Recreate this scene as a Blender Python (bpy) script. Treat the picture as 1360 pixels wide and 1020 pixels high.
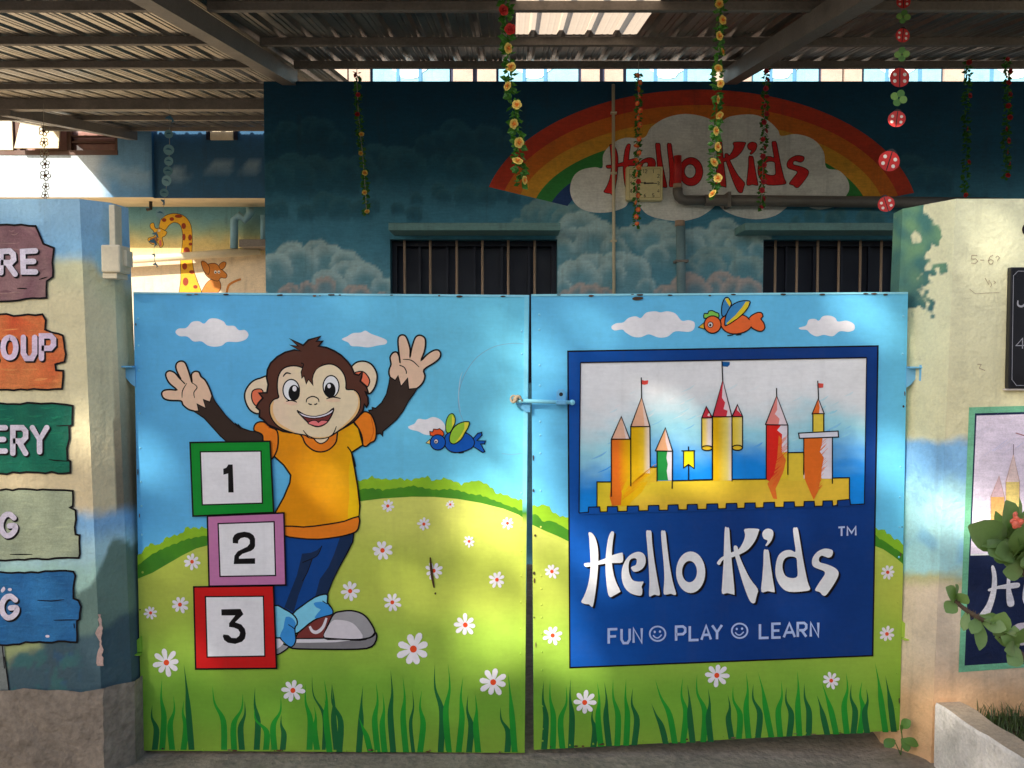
import bpy, math, random
from mathutils import Vector, Matrix, noise
from mathutils.geometry import tessellate_polygon, delaunay_2d_cdt

# ------------------------------------------------------------------ scene, camera, light
for o in list(bpy.data.objects): bpy.data.objects.remove(o)
scene = bpy.context.scene
COL = scene.collection
R = math.radians
FPX, CX, CY, PITCH, CAMZ = 1139.0, 680.0, 510.0, R(2.3), 1.48

cam_d = bpy.data.cameras.new('camera'); cam = bpy.data.objects.new('camera', cam_d); COL.objects.link(cam)
cam_d.sensor_width = 36.0; cam_d.lens = FPX / 1360 * 36; cam_d.clip_start = 0.05; cam_d.clip_end = 500
cam.location = (0, 0, CAMZ); cam.rotation_euler = (R(90) - PITCH, 0, 0)
scene.camera = cam

SUN = Vector((0.79, 1.0, -0.75)).normalized()          # direction the light travels
elev = math.asin(-SUN.z)
world = bpy.data.worlds.new('World'); scene.world = world; world.use_nodes = True
wn = world.node_tree; wn.nodes.clear()
sky = wn.nodes.new('ShaderNodeTexSky'); sky.sky_type = 'NISHITA'; sky.sun_disc = False
sky.sun_elevation = elev; sky.sun_rotation = math.atan2(-SUN.x, -SUN.y); sky.dust_density = 2.0; sky.air_density = 1.0
bg = wn.nodes.new('ShaderNodeBackground'); bg.inputs[1].default_value = 0.13
wo = wn.nodes.new('ShaderNodeOutputWorld')
wn.links.new(sky.outputs[0], bg.inputs[0]); wn.links.new(bg.outputs[0], wo.inputs[0])
sun_d = bpy.data.lights.new('sun', 'SUN'); sun_d.energy = 4.3; sun_d.angle = R(0.7); sun_d.color = (1.0, 0.93, 0.82)
sun = bpy.data.objects.new('sun', sun_d); COL.objects.link(sun)
sun.rotation_euler = SUN.to_track_quat('-Z', 'Y').to_euler(); sun.location = (-8, -8, 12)
scene.view_settings.view_transform = 'Standard'; scene.view_settings.look = 'None'
scene.view_settings.gamma = 1.0; scene.view_settings.exposure = 0.76
scene.view_settings.use_curve_mapping = False
try:
    scene.cycles.max_bounces = 10; scene.cycles.diffuse_bounces = 6
except Exception: pass
random.seed(7)

# ------------------------------------------------------------------ helpers
CP, SP = math.cos(PITCH), math.sin(PITCH)
def ray(px, py):
    x = (px - CX) / FPX; y = -(py - CY) / FPX
    return Vector((x, CP + y * SP, -SP + y * CP))
def U(px, py, Y):                                      # pixel direction met with the upright plane y = Y
    d = ray(px, py); t = Y / d.y
    return Vector((d.x * t, Y, CAMZ + d.z * t))
def UZ(px, py, Z):
    d = ray(px, py); t = (Z - CAMZ) / d.z
    return Vector((d.x * t, d.y * t, Z))
def UP(px, py, p0, n):
    d = ray(px, py); o = Vector((0, 0, CAMZ)); t = (p0 - o).dot(n) / d.dot(n)
    return o + d * t
def proj(p):
    v = p - Vector((0, 0, CAMZ)); dep = v.y * CP - v.z * SP; up = v.y * SP + v.z * CP
    return CX + FPX * v.x / dep, CY - FPX * up / dep
def lin1(c):
    c = c / 255.0
    return c / 12.92 if c <= 0.04045 else ((c + 0.055) / 1.055) ** 2.4
def C(r, g, b, k=1.0):
    return (min(lin1(r) * k, .86), min(lin1(g) * k, .86), min(lin1(b) * k, .86))
GK = 1.28
SAT = 1.05
def PC(r, g, b):
    c = C(r, g, b, GK); l = .25 * c[0] + .65 * c[1] + .1 * c[2]
    return tuple(max(.006, min(.86, l + (x - l) * SAT)) for x in c)
def PC_old(r, g, b): return C(r, g, b, GK)                 # paint colour as read off the shaded front of the gate
def mix(a, b, t):
    t = max(0, min(1, t)); return tuple(a[i] + (b[i] - a[i]) * t for i in range(3))
def sstep(a, b, x):
    t = max(0, min(1, (x - a) / (b - a))); return t * t * (3 - 2 * t)
def nz(x, y, s=1.0, z=0.0): return noise.noise(Vector((x * s, y * s, z)))

WL = {}
def wloc(o): return WL.get(o.name, Vector((0, 0, 0))) if o else Vector((0, 0, 0))
def tag(o, label=None, cat=None, group=None, kind=None):
    if label: o['label'] = label
    if cat: o['category'] = cat
    if group: o['group'] = group
    if kind: o['kind'] = kind
    return o
def thing(name, loc, label, cat, group=None):
    o = bpy.data.objects.new(name, None); COL.objects.link(o); o.location = loc; o.empty_display_size = .05
    WL[o.name] = Vector(loc); return tag(o, label, cat, group)
def mesh(name, v, f, mats, parent=None, cols=None, smooth=False, fm=None):
    """v in world coordinates; cols: one rgb per vertex or list per face of per-corner rgb"""
    off = wloc(parent)
    me = bpy.data.meshes.new(name); me.from_pydata([tuple(Vector(p) - off) for p in v], [], f); me.update()
    for m in (mats if isinstance(mats, (list, tuple)) else [mats]): me.materials.append(m)
    if fm:
        for p, i in zip(me.polygons, fm): p.material_index = i
    if cols is not None:
        at = me.color_attributes.new('Col', 'FLOAT_COLOR', 'POINT')
        for i, c in enumerate(cols): at.data[i].color = (c[0], c[1], c[2], 1)
    if smooth:
        for p in me.polygons: p.use_smooth = True
    o = bpy.data.objects.new(name, me); COL.objects.link(o)
    if parent: o.parent = parent
    WL[o.name] = Vector(off)
    return o
def inst(name, me, parent, wpos, rot=(0, 0, 0), sc=(1, 1, 1)):
    o = bpy.data.objects.new(name, me); COL.objects.link(o); o.parent = parent
    o.location = Vector(wpos) - wloc(parent); o.rotation_euler = rot; o.scale = sc; WL[o.name] = Vector(wpos)
    return o

class MB:
    def __init__(s): s.v = []; s.f = []; s.c = []; s.col = (.5, .5, .5)
    def add(s, vs, fs):
        n = len(s.v); s.v += [Vector(p) for p in vs]; s.f += [tuple(i + n for i in q) for q in fs]; s.c += [s.col] * len(vs)
    def box(s, a, b, bev=0.0):
        x0, y0, z0 = a; x1, y1, z1 = b
        if bev <= 0:
            s.add([(x, y, z) for z in (z0, z1) for y in (y0, y1) for x in (x0, x1)],
                  [(0, 2, 3, 1), (4, 5, 7, 6), (0, 1, 5, 4), (2, 6, 7, 3), (0, 4, 6, 2), (1, 3, 7, 5)])
        else:
            import bmesh
            bm = bmesh.new(); bmesh.ops.create_cube(bm, size=1)
            for v in bm.verts: v.co = Vector(((x0 + x1) / 2 + v.co.x * (x1 - x0), (y0 + y1) / 2 + v.co.y * (y1 - y0), (z0 + z1) / 2 + v.co.z * (z1 - z0)))
            bmesh.ops.bevel(bm, geom=list(bm.edges), offset=bev, segments=2, affect='EDGES', profile=.5)
            bm.verts.index_update(); s.add([v.co.copy() for v in bm.verts], [tuple(v.index for v in f.verts) for f in bm.faces]); bm.free()
        return s
    def prism(s, pts, d):                              # pts: planar loop, d: extrusion vector
        n = len(pts); d = Vector(d); P = [Vector(p) for p in pts]
        tri = tessellate_polygon([P])
        s.add(P + [p + d for p in P], [tuple(t) for t in tri] + [tuple(i + n for i in reversed(t)) for t in tri] +
              [(i, (i + 1) % n, (i + 1) % n + n, i + n) for i in range(n)])
        return s
    def tube(s, pts, r, n=10, caps=True):
        pts = [Vector(p) for p in pts]; rr = r if isinstance(r, (list, tuple)) else [r] * len(pts)
        vs = []; t0 = (pts[1] - pts[0]).normalized(); up = Vector((0, 0, 1)) if abs(t0.z) < .9 else Vector((1, 0, 0))
        a = t0.cross(up).normalized()
        for i, p in enumerate(pts):
            t = (pts[min(i + 1, len(pts) - 1)] - pts[max(i - 1, 0)]).normalized()
            a = (a - t * a.dot(t)).normalized(); b = t.cross(a)
            vs += [p + (a * math.cos(2 * math.pi * k / n) + b * math.sin(2 * math.pi * k / n)) * rr[i] for k in range(n)]
        fs = [(i * n + k, i * n + (k + 1) % n, (i + 1) * n + (k + 1) % n, (i + 1) * n + k) for i in range(len(pts) - 1) for k in range(n)]
        if caps: fs += [tuple(reversed(range(n))), tuple(range((len(pts) - 1) * n, len(pts) * n))]
        s.add(vs, fs); return s
    def sphere(s, c, r, n=8, m=6, sc=(1, 1, 1)):
        c = Vector(c); vs = []; fs = []
        for i in range(m + 1):
            for k in range(n):
                th = math.pi * i / m; ph = 2 * math.pi * k / n
                vs.append(c + Vector((r * sc[0] * math.sin(th) * math.cos(ph), r * sc[1] * math.sin(th) * math.sin(ph), r * sc[2] * math.cos(th))))
        for i in range(m):
            for k in range(n): fs.append((i * n + k, (i + 1) * n + k, (i + 1) * n + (k + 1) % n, i * n + (k + 1) % n))
        s.add(vs, fs); return s
    def build(s, name, mat, parent=None, smooth=False): return mesh(name, s.v, s.f, mat, parent, s.c, smooth)

# ---- curves
def cr(pts, n=4, closed=True):
    m = len(pts); out = []
    rng = range(m) if closed else range(m - 1)
    g = (lambda i: pts[i % m]) if closed else (lambda i: pts[max(0, min(m - 1, i))])
    for i in rng:
        a, b, c, d = g(i - 1), g(i), g(i + 1), g(i + 2)
        for k in range(n):
            t = k / n
            out.append(tuple(.5 * (2 * b[j] + (c[j] - a[j]) * t + (2 * a[j] - 5 * b[j] + 4 * c[j] - d[j]) * t * t + (3 * b[j] - a[j] - 3 * c[j] + d[j]) * t ** 3) for j in (0, 1)))
    if not closed: out.append(tuple(pts[-1]))
    return out
def Zf(ox, oy, s):
    def f(*a):
        if len(a) == 2 and not isinstance(a[0], (tuple, list)): return (ox + a[0] / s, oy + a[1] / s)
        return [(ox + p[0] / s, oy + p[1] / s) for p in (a[0] if len(a) == 1 else a)]
    return f
def ell(cx, cy, rx, ry, n=24, rot=0): 
    return [(cx + rx * math.cos(a) * math.cos(rot) - ry * math.sin(a) * math.sin(rot), cy + rx * math.cos(a) * math.sin(rot) + ry * math.sin(a) * math.cos(rot))
            for a in [2 * math.pi * k / n for k in range(n)]]

def wind(p, poly):
    w = 0
    for a, b in zip(poly, poly[1:] + poly[:1]):
        if (a[1] <= p[1]) != (b[1] <= p[1]):
            x = a[0] + (p[1] - a[1]) * (b[0] - a[0]) / (b[1] - a[1])
            if x > p[0]: w += 1 if b[1] > a[1] else -1
    return w
def triang(pts, holes=()):
    """triangles of a possibly self-touching outline"""
    loops = [list(pts)] + [list(h) for h in holes]; V = []; E = []
    for l in loops:
        q = [l[0]]
        for p in l[1:]:
            if math.hypot(p[0] - q[-1][0], p[1] - q[-1][1]) > .02: q.append(p)
        if len(q) > 3 and math.hypot(q[0][0] - q[-1][0], q[0][1] - q[-1][1]) < .02: q.pop()
        n = len(V); V += [Vector(p) for p in q]; E += [(n + i, n + (i + 1) % len(q)) for i in range(len(q))]
    ov, oe, of, *_ = delaunay_2d_cdt(V, E, [], 0, 1e-4)
    ov = [(v[0], v[1]) for v in ov]; tri = []
    for f in of:
        c = (sum(ov[i][0] for i in f) / len(f), sum(ov[i][1] for i in f) / len(f))
        if wind(c, loops[0]) and not any(wind(c, h) for h in loops[1:]): tri.append(tuple(f))
    return ov, tri

class Paint:
    """flat painted shapes on a surface: outlines read in photo pixels, met with the surface's plane"""
    def __init__(s, p0, n, lv=1, eps=2.5e-5):
        s.p0 = Vector(p0); s.n = Vector(n).normalized(); s.eps = eps; s.lv = lv; s.v = []; s.f = []; s.c = []
    def w(s, p, l=None): return UP(p[0], p[1], s.p0 + s.n * s.eps * (s.lv if l is None else l), s.n)
    def fill(s, pts, col, smooth=0, holes=(), keep=False):
        if smooth: pts = cr(pts, smooth)
        allp, tri = triang(pts, holes); n = len(s.v)
        s.v += [s.w(p) for p in allp]; s.f += [tuple(i + n for i in t) for t in tri]
        s.c += [col(p[0], p[1]) if callable(col) else col for p in allp]
        if not keep: s.lv += 1
        return pts
    def stroke(s, pts, wd, col, smooth=0, closed=False, taper=0, keep=False):
        if smooth: pts = cr(pts, smooth, closed)
        P = [Vector((p[0], p[1])) for p in pts]
        Q = [P[0]]
        for p in P[1:]:
            if (p - Q[-1]).length > .05: Q.append(p)
        if closed and (Q[0] - Q[-1]).length < .05: Q.pop()
        P = Q; m = len(P)
        if m < 2: return
        L = []; Rr = []
        for i in range(m):
            a = P[i - 1] if (closed or i > 0) else None; b = P[(i + 1) % m] if (closed or i < m - 1) else None
            d1 = (P[i] - a).normalized() if a is not None else None; d2 = (b - P[i]).normalized() if b is not None else None
            if d1 is None: d1 = d2
            if d2 is None: d2 = d1
            n1 = Vector((-d1.y, d1.x)); n2 = Vector((-d2.y, d2.x)); nn = n1 + n2
            nn = n1 if nn.length < 1e-4 else nn.normalized()
            k = min(1.6, 1 / max(.3, nn.dot(n1))); h = wd / 2
            if taper and not closed: 
                t = i / (m - 1); h *= (1 - taper) + taper * math.sin(math.pi * min(1, max(.02, t)))
            L.append(P[i] + nn * h * k); Rr.append(P[i] - nn * h * k)
        n = len(s.v)
        s.v += [s.w(p) for p in L + Rr]; s.c += [col] * (2 * m)
        s.f += [(n + i, n + (i + 1) % m, n + m + (i + 1) % m, n + m + i) for i in range(m if closed else m - 1)]
        if not keep: s.lv += 1
    def shape(s, pts, col, smooth=3, ow=2.0, oc=None, holes=()):
        p = s.fill(pts, col, smooth, holes)
        s.stroke(p, ow, oc or INK, closed=True)
        for h in holes: s.stroke(h, ow, oc or INK, closed=True)
    def brush(s, pts, wd, col, smooth=0):                # stroke with round ends
        if smooth: pts = cr(pts, smooth, False)
        for e, q in ((pts[0], pts[1]), (pts[-1], pts[-2])):
            a = math.atan2(e[1] - q[1], e[0] - q[0]); s.fill([(e[0] + wd / 2 * math.cos(a + t), e[1] + wd / 2 * math.sin(a + t)) for t in [math.pi * (k / 8 - .5) for k in range(9)]], col)
        s.stroke(pts, wd, col)
    def build(s, name, mat, parent): return mesh(name, s.v, s.f, mat, parent, s.c)

GLY = {'A': [[(0, 1), (.5, 0), (1, 1)], [(.2, .66), (.8, .66)]], 'E': [[(1, 0), (0, 0), (0, 1), (1, 1)], [(0, .5), (.85, .5)]],
       'F': [[(1, 0), (0, 0), (0, 1)], [(0, .5), (.85, .5)]], 'L': [[(0, 0), (0, 1), (1, 1)]], 'N': [[(0, 1), (0, 0), (1, 1), (1, 0)]],
       'P': [[(0, 1), (0, 0), (.75, 0), (1, .14), (1, .4), (.75, .55), (0, .55)]], 'R': [[(0, 1), (0, 0), (.75, 0), (1, .14), (1, .38), (.75, .52), (0, .52)], [(.45, .52), (1, 1)]],
       'T': [[(0, 0), (1, 0)], [(.5, 0), (.5, 1)]], 'M': [[(0, 1), (0, 0), (.5, .7), (1, 0), (1, 1)]], 'U': [[(0, 0), (0, .75), (.25, 1), (.75, 1), (1, .75), (1, 0)]],
       'Y': [[(0, 0), (.5, .5), (1, 0)], [(.5, .5), (.5, 1)]], 'O': [[(.5, 0), (.85, .12), (1, .5), (.85, .88), (.5, 1), (.15, .88), (0, .5), (.15, .12), (.5, 0)]],
       'G': [[(.92, .17), (.6, 0), (.25, .08), (.02, .4), (.06, .75), (.35, 1), (.7, .97), (.98, .75), (.98, .55), (.6, .55)]],
       '1': [[(.2, .2), (.6, 0), (.6, 1)]], '2': [[(0, .2), (.3, 0), (.8, .05), (1, .3), (0, 1), (1, 1)]], '3': [[(0, .1), (.6, 0), (1, .25), (.45, .48), (1, .72), (.6, 1), (0, .9)]],
       '4': [[(.75, 1), (.75, 0), (0, .7), (1, .7)]], '5': [[(.95, 0), (.1, 0), (.05, .45), (.7, .42), (1, .7), (.6, 1), (0, .92)]], '6': [[(.9, .05), (.4, .2), (.05, .65), (.3, 1), (.8, .95), (.95, .65), (.5, .5), (.1, .65)]],
       '7': [[(0, 0), (1, 0), (.35, 1)]], '8': [[(.5, .48), (.1, .25), (.5, 0), (.9, .25), (.5, .48), (.05, .75), (.5, 1), (.95, .75), (.5, .48)]], '9': [[(.9, .4), (.5, .52), (.08, .28), (.5, 0), (.92, .3), (.7, 1)]], '0': [[(.5, 0), (.95, .3), (.95, .7), (.5, 1), (.05, .7), (.05, .3), (.5, 0)]],
       '-': [[(0, .5), (1, .5)]], '?': [[(0, .2), (.5, 0), (1, .25), (.5, .55), (.5, .72)]]}
def glyph(p, ch, q, wd, col, rnd=False):                # q: tl, tr, br, bl in px
    for st in GLY[ch]:
        pts = []
        for (a, b) in st:
            t = [q[0][i] + (q[1][i] - q[0][i]) * a for i in (0, 1)]; bt = [q[3][i] + (q[2][i] - q[3][i]) * a for i in (0, 1)]
            pts.append((t[0] + (bt[0] - t[0]) * b, t[1] + (bt[1] - t[1]) * b))
        (p.brush if rnd else p.stroke)(pts, wd, col, *((4,) if rnd and ch in 'OG' else ()))
def bq(x0, y0, x1, y1): return [(x0, y0), (x1, y0), (x1, y1), (x0, y1)]

# ------------------------------------------------------------------ materials
def nd(nt, t, **kw):
    n = nt.nodes.new(t)
    for k, v in kw.items(): setattr(n, k, v)
    return n
def mat(name, col=None, rough=.6, metal=0, spec=.5, var=.12, vscale=6, fine=.06, bump=0, bscale=40, attr=False, dirt=0, dirtcol=(.06, .045, .03), rvar=.1, bump2=0, b2scale=4, coat=0, streak=0, brush=0):
    m = bpy.data.materials.new(name); m.use_nodes = True; nt = m.node_tree; nt.nodes.clear(); L = nt.links.new
    out = nd(nt, 'ShaderNodeOutputMaterial'); b = nd(nt, 'ShaderNodeBsdfPrincipled'); L(b.outputs[0], out.inputs[0])
    b.inputs['Metallic'].default_value = metal; b.inputs['Specular IOR Level'].default_value = spec
    b.inputs['Coat Weight'].default_value = coat
    geo = nd(nt, 'ShaderNodeNewGeometry'); pos = geo.outputs['Position']
    if attr:
        a = nd(nt, 'ShaderNodeAttribute'); a.attribute_name = 'Col'; csock = a.outputs['Color']
    else:
        r = nd(nt, 'ShaderNodeRGB'); r.outputs[0].default_value = (*col, 1); csock = r.outputs[0]
    def noi(sc, det=4, ro=.55):
        n = nd(nt, 'ShaderNodeTexNoise'); n.inputs['Scale'].default_value = sc; n.inputs['Detail'].default_value = det; n.inputs['Roughness'].default_value = ro
        L(pos, n.inputs['Vector']); return n.outputs['Fac']
    def mr(s, a, b_, c, d):
        n = nd(nt, 'ShaderNodeMapRange'); L(s, n.inputs[0])
        for i, v in enumerate((a, b_, c, d)): n.inputs[i + 1].default_value = v
        return n.outputs[0]
    n1 = noi(vscale, 5, .6); n2 = noi(vscale * 14, 3)
    f1 = mr(n1, .3, .7, 1 - var, 1 + var); f2 = mr(n2, .3, .7, 1 - fine, 1 + fine)
    mu = nd(nt, 'ShaderNodeMath', operation='MULTIPLY'); L(f1, mu.inputs[0]); L(f2, mu.inputs[1])
    vm = nd(nt, 'ShaderNodeVectorMath', operation='SCALE'); L(csock, vm.inputs[0]); L(mu.outputs[0], vm.inputs['Scale']); csock = vm.outputs[0]
    if dirt > 0:
        n3 = noi(vscale * 1.7, 8, .7); df = mr(n3, .52, .78, 0, dirt)
        mx = nd(nt, 'ShaderNodeMix', data_type='RGBA'); L(df, mx.inputs[0]); L(csock, mx.inputs[6]); mx.inputs[7].default_value = (*dirtcol, 1); csock = mx.outputs[2]
    def sn(vec, sc):
        mp = nd(nt, 'ShaderNodeVectorMath', operation='MULTIPLY'); L(pos, mp.inputs[0]); mp.inputs[1].default_value = vec
        n = nd(nt, 'ShaderNodeTexNoise'); n.inputs['Scale'].default_value = sc; n.inputs['Detail'].default_value = 5; n.inputs['Roughness'].default_value = .65; L(mp.outputs[0], n.inputs['Vector']); return n.outputs['Fac']
    if brush:
        v2 = nd(nt, 'ShaderNodeVectorMath', operation='SCALE'); L(csock, v2.inputs[0])
        L(mr(sn((.22, 1, 1.6), 70), .3, .7, 1 - brush, 1 + brush), v2.inputs['Scale']); csock = v2.outputs[0]
    if streak:
        mx = nd(nt, 'ShaderNodeMix', data_type='RGBA'); L(mr(sn((1, 1, .09), 16), .55, .8, 0, streak), mx.inputs[0]); L(csock, mx.inputs[6]); mx.inputs[7].default_value = (*dirtcol, 1); csock = mx.outputs[2]
    L(csock, b.inputs['Base Color'])
    L(mr(n1, .3, .7, rough - rvar, rough + rvar), b.inputs['Roughness'])
    if bump or bump2:
        prev = None
        for bb, sc in ((bump, bscale), (bump2, b2scale)):
            if not bb: continue
            bn = nd(nt, 'ShaderNodeBump'); bn.inputs['Strength'].default_value = 1; bn.inputs['Distance'].default_value = bb
            L(noi(sc, 5, .6), bn.inputs['Height'])
            if prev: L(prev, bn.inputs['Normal'])
            prev = bn.outputs[0]
        L(prev, b.inputs['Normal'])
    m.diffuse_color = (*(col or (.5, .5, .5)), 1)
    return m
M = {}
M['enamel'] = mat('gate_enamel', attr=True, rough=.48, spec=.12, var=.06, vscale=5, fine=.03, bump2=.012, b2scale=1.8, bump=.0003, bscale=120, dirt=.1, dirtcol=(.1, .085, .07), brush=.03, streak=.1)
M['stucco'] = mat('painted_stucco', attr=True, rough=.8, spec=.25, var=.07, vscale=7, fine=.05, bump=.004, bscale=55, bump2=.006, b2scale=14, dirt=.22, dirtcol=(.11, .085, .06), streak=.24, brush=.02)
M['mural'] = mat('wall_mural_paint', attr=True, rough=.75, spec=.25, var=.1, vscale=5, fine=.07, bump=.0015, bscale=90, dirt=.25, dirtcol=(.04, .045, .045), streak=.3, brush=.1)
M['flatpaint'] = mat('hand_painted', attr=True, rough=.75, spec=.2, var=.14, vscale=14, fine=.1, bump=.003, bscale=60, bump2=.005, b2scale=14, brush=.1, dirt=.15, streak=.12)
M['attr'] = mat('coloured_plastic', attr=True, rough=.55, spec=.4, var=.1, vscale=20)
M['concrete'] = mat('concrete', C(142, 129, 114), rough=.9, spec=.2, var=.28, vscale=3, fine=.2, bump=.012, bscale=22, bump2=.02, b2scale=5, dirt=.4, dirtcol=(.05, .04, .03))
M['whitewash'] = mat('whitewashed_cement', C(228, 220, 212), rough=.88, spec=.2, var=.12, vscale=8, fine=.1, bump=.006, bscale=60, bump2=.01, b2scale=9, dirt=.35, dirtcol=(.3, .26, .22), streak=.3)
M['capping'] = mat('cement_capping', C(185, 165, 140), rough=.9, spec=.2, var=.15, vscale=9, fine=.12, bump=.006, bscale=50, dirt=.4, dirtcol=(.12, .1, .07))
M['soil'] = mat('soil', C(70, 58, 45), rough=.95, spec=.1, var=.4, vscale=12, fine=.3, bump=.02, bscale=30)
M['steel'] = mat('painted_steel_beam', C(128, 120, 112), rough=.55, spec=.4, var=.2, vscale=5, fine=.12, dirt=.3, dirtcol=(.07, .055, .04))
M['sheet'] = mat('galvanised_sheet', C(160, 154, 146), rough=.36, metal=.85, var=.25, vscale=3, fine=.12, dirt=.32, dirtcol=(.1, .075, .055), bump=.0015, bscale=20)
M['dark'] = mat('dark_interior', C(18, 20, 30), rough=.6, spec=.3)
M['shutter'] = mat('dark_window_shutter', C(22, 26, 44), rough=.5, spec=.4)
M['bar'] = mat('window_bar_paint', C(176, 150, 128), rough=.5)
M['pvc'] = mat('grey_pipe', C(108, 104, 100), rough=.45, var=.12)
M['cream'] = mat('cream_plastic', C(225, 212, 180), rough=.45, var=.06)
M['clockface'] = mat('clock_face', C(235, 222, 165), rough=.4, var=.05)
M['ivory'] = mat('ivory_wall', C(232, 214, 180), rough=.85, var=.08, bump=.002)
M['ink'] = mat('black_ink', C(22, 20, 22), rough=.6)
M['black'] = mat('black_board', C(24, 22, 26), rough=.35, spec=.5)
M['string'] = mat('string', C(170, 165, 150), rough=.8)
M['rope'] = mat('jute_rope', C(190, 170, 140), rough=.95, bump=.003, bscale=200)
M['glass'] = mat('window_glass', C(160, 120, 110), rough=.08, spec=.8, var=.3, vscale=2)
M['wood'] = mat('brown_window_wood', C(95, 65, 50), rough=.6)
M['bark'] = mat('bark', C(90, 75, 60), rough=.95, var=.3, vscale=15, bump=.01, bscale=30)
def leafmat(name, col, tr=.35, rough=.45):
    m = mat(name, col, rough=rough, var=.25, vscale=9); nt = m.node_tree
    b = [n for n in nt.nodes if n.type == 'BSDF_PRINCIPLED'][0]; out = [n for n in nt.nodes if n.type == 'OUTPUT_MATERIAL'][0]
    t = nt.nodes.new('ShaderNodeBsdfTranslucent'); t.inputs[0].default_value = (min(1, col[0] * 1.6), min(1, col[1] * 1.8), col[2] * .8, 1)
    ms = nt.nodes.new('ShaderNodeMixShader'); ms.inputs[0].default_value = tr
    nt.links.new(b.outputs[0], ms.inputs[1]); nt.links.new(t.outputs[0], ms.inputs[2]); nt.links.new(ms.outputs[0], out.inputs[0])
    return m
M['leaf'] = leafmat('tree_leaf', C(70, 98, 42))
M['euph'] = leafmat('plant_leaf', C(122, 150, 90), .2, .4)
M['grass'] = leafmat('grass_blade', C(70, 88, 45), .3)
M['garleaf'] = leafmat('garland_leaf', C(62, 118, 40), .25, .5)
M['fibre'] = leafmat('translucent_fibreglass', C(225, 212, 190), .8, .5)
[n for n in M['fibre'].node_tree.nodes if n.type == 'BSDF_TRANSLUCENT'][0].inputs[0].default_value = (.6, .48, .36, 1)

INK = C(20, 16, 18)
# ------------------------------------------------------------------ ground
GY, WY, RY = 3.08, 5.85, 10.4                            # gate, painted wall, rear building
def ground():
    xs = [-60, -20, -8] + [-5 + .25 * i for i in range(41)] + [8, 20, 60]; ys = [-60, -25, -8, 0, 2] + [2.2 + .2 * i for i in range(20)] + [7, 9, 12, 25, 60]
    v = []; 
    for y in ys:
        for x in xs:
            z = 0.012 * nz(x, y, 1.3)
            z += .05 * math.exp(-((x - 1.5) / .12) ** 2 - ((y - 3.05) / .16) ** 2)
            v.append((x, y, z))
    n = len(xs); f = [(j * n + i, j * n + i + 1, (j + 1) * n + i + 1, (j + 1) * n + i) for j in range(len(ys) - 1) for i in range(n - 1)]
    o = mesh('ground', v, f, M['concrete'], smooth=True); tag(o, kind='structure')
ground()

# ------------------------------------------------------------------ gate pillars / boundary walls
def grid_face(mb, a, b, zb, zt, nu, nv, colf, top=None):
    """upright strip from plan point a to b (x,y), colours by colf(px,py)"""
    n = len(mb.v)
    for j in range(nv + 1):
        for i in range(nu + 1):
            u, w = i / nu, j / nv; z = zb + (zt - zb) * w
            fl = 0.05 * (1 - z / 2.05)
            p = Vector((a[0] + (b[0] - a[0]) * u, a[1] + (b[1] - a[1]) * u, z)); p.x += mb.fl * fl
            p.y += .0012 * nz(p.x * 3, p.z * 3, 1, p.y)
            mb.v.append(p); mb.c.append(colf(*proj(p)))
    mb.f += [(n + j * (nu + 1) + i, n + j * (nu + 1) + i + 1, n + (j + 1) * (nu + 1) + i + 1, n + (j + 1) * (nu + 1) + i) for j in range(nv) for i in range(nu)]

LP = [U(105, 264, 2.95), U(147, 272, 3.03), U(170, 283, 3.14)]
LZ = LP[0].z
RP = [U(1270, 264, 2.95), U(1199, 281, 3.16), U(1187, 300, 3.27)]
RZ = RP[0].z
K1 = 1.38
def left_col(px, py):
    w = 14 * nz(px, py, .02) + 5 * nz(px, py, .09, 3)
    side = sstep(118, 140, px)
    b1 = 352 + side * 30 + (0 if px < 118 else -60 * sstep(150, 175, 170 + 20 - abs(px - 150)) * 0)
    c = mix(C(140, 178, 200, K1), C(126, 176, 214, K1), (py - 280) / 60)
    c = mix(c, C(190, 188, 150, K1), sstep(b1 - 25, b1 + 5, py + w)); c = mix(c, C(222, 196, 156, K1), sstep(b1, b1 + 50, py + w))
    c = mix(c, C(214, 188, 148, K1), sstep(540, 640, py + w))
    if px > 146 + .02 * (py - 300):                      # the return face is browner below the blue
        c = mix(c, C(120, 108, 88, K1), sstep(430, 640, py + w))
    c = mix(c, C(120, 165, 200, K1), sstep(670, 690, py + w * .6)); c = mix(c, C(165, 200, 205, K1), sstep(690, 735, py + w))
    c = mix(c, C(155, 190, 175, K1), sstep(735, 765, py + w))
    bush = 782 - 10 * abs(math.sin(px * .09)) - 60 * sstep(118, 150, px)
    c = mix(c, C(98, 122, 112, K1), sstep(bush, bush + 10, py + w * .4))
    c = mix(c, C(150, 160, 110, K1), sstep(812, 840, py + w) * sstep(75, 40, px + 1.5 * w))
    c = mix(c, C(62, 84, 92, K1), sstep(870 - .35 * px, 885 - .35 * px, py + w) * sstep(30, 60, px + .7 * (py - 830)))
    gn = nz(px, py, .045, 11) + .5 * nz(px, py, .12, 12)
    c = mix(c, C(58, 102, 100, K1), .8 * sstep(.12, .3, gn) * sstep(845, 875, py) * sstep(120, 90, px)); c = mix(c, C(50, 84, 112, K1), .7 * sstep(.15, .35, nz(px, py, .06, 14)) * sstep(840, 870, py) * sstep(55, 75, px) * sstep(112, 95, px))
    if px < 0: c = mix(c, C(196, 176, 138, K1), sstep(0, -60, px) * .3)
    return c
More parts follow.
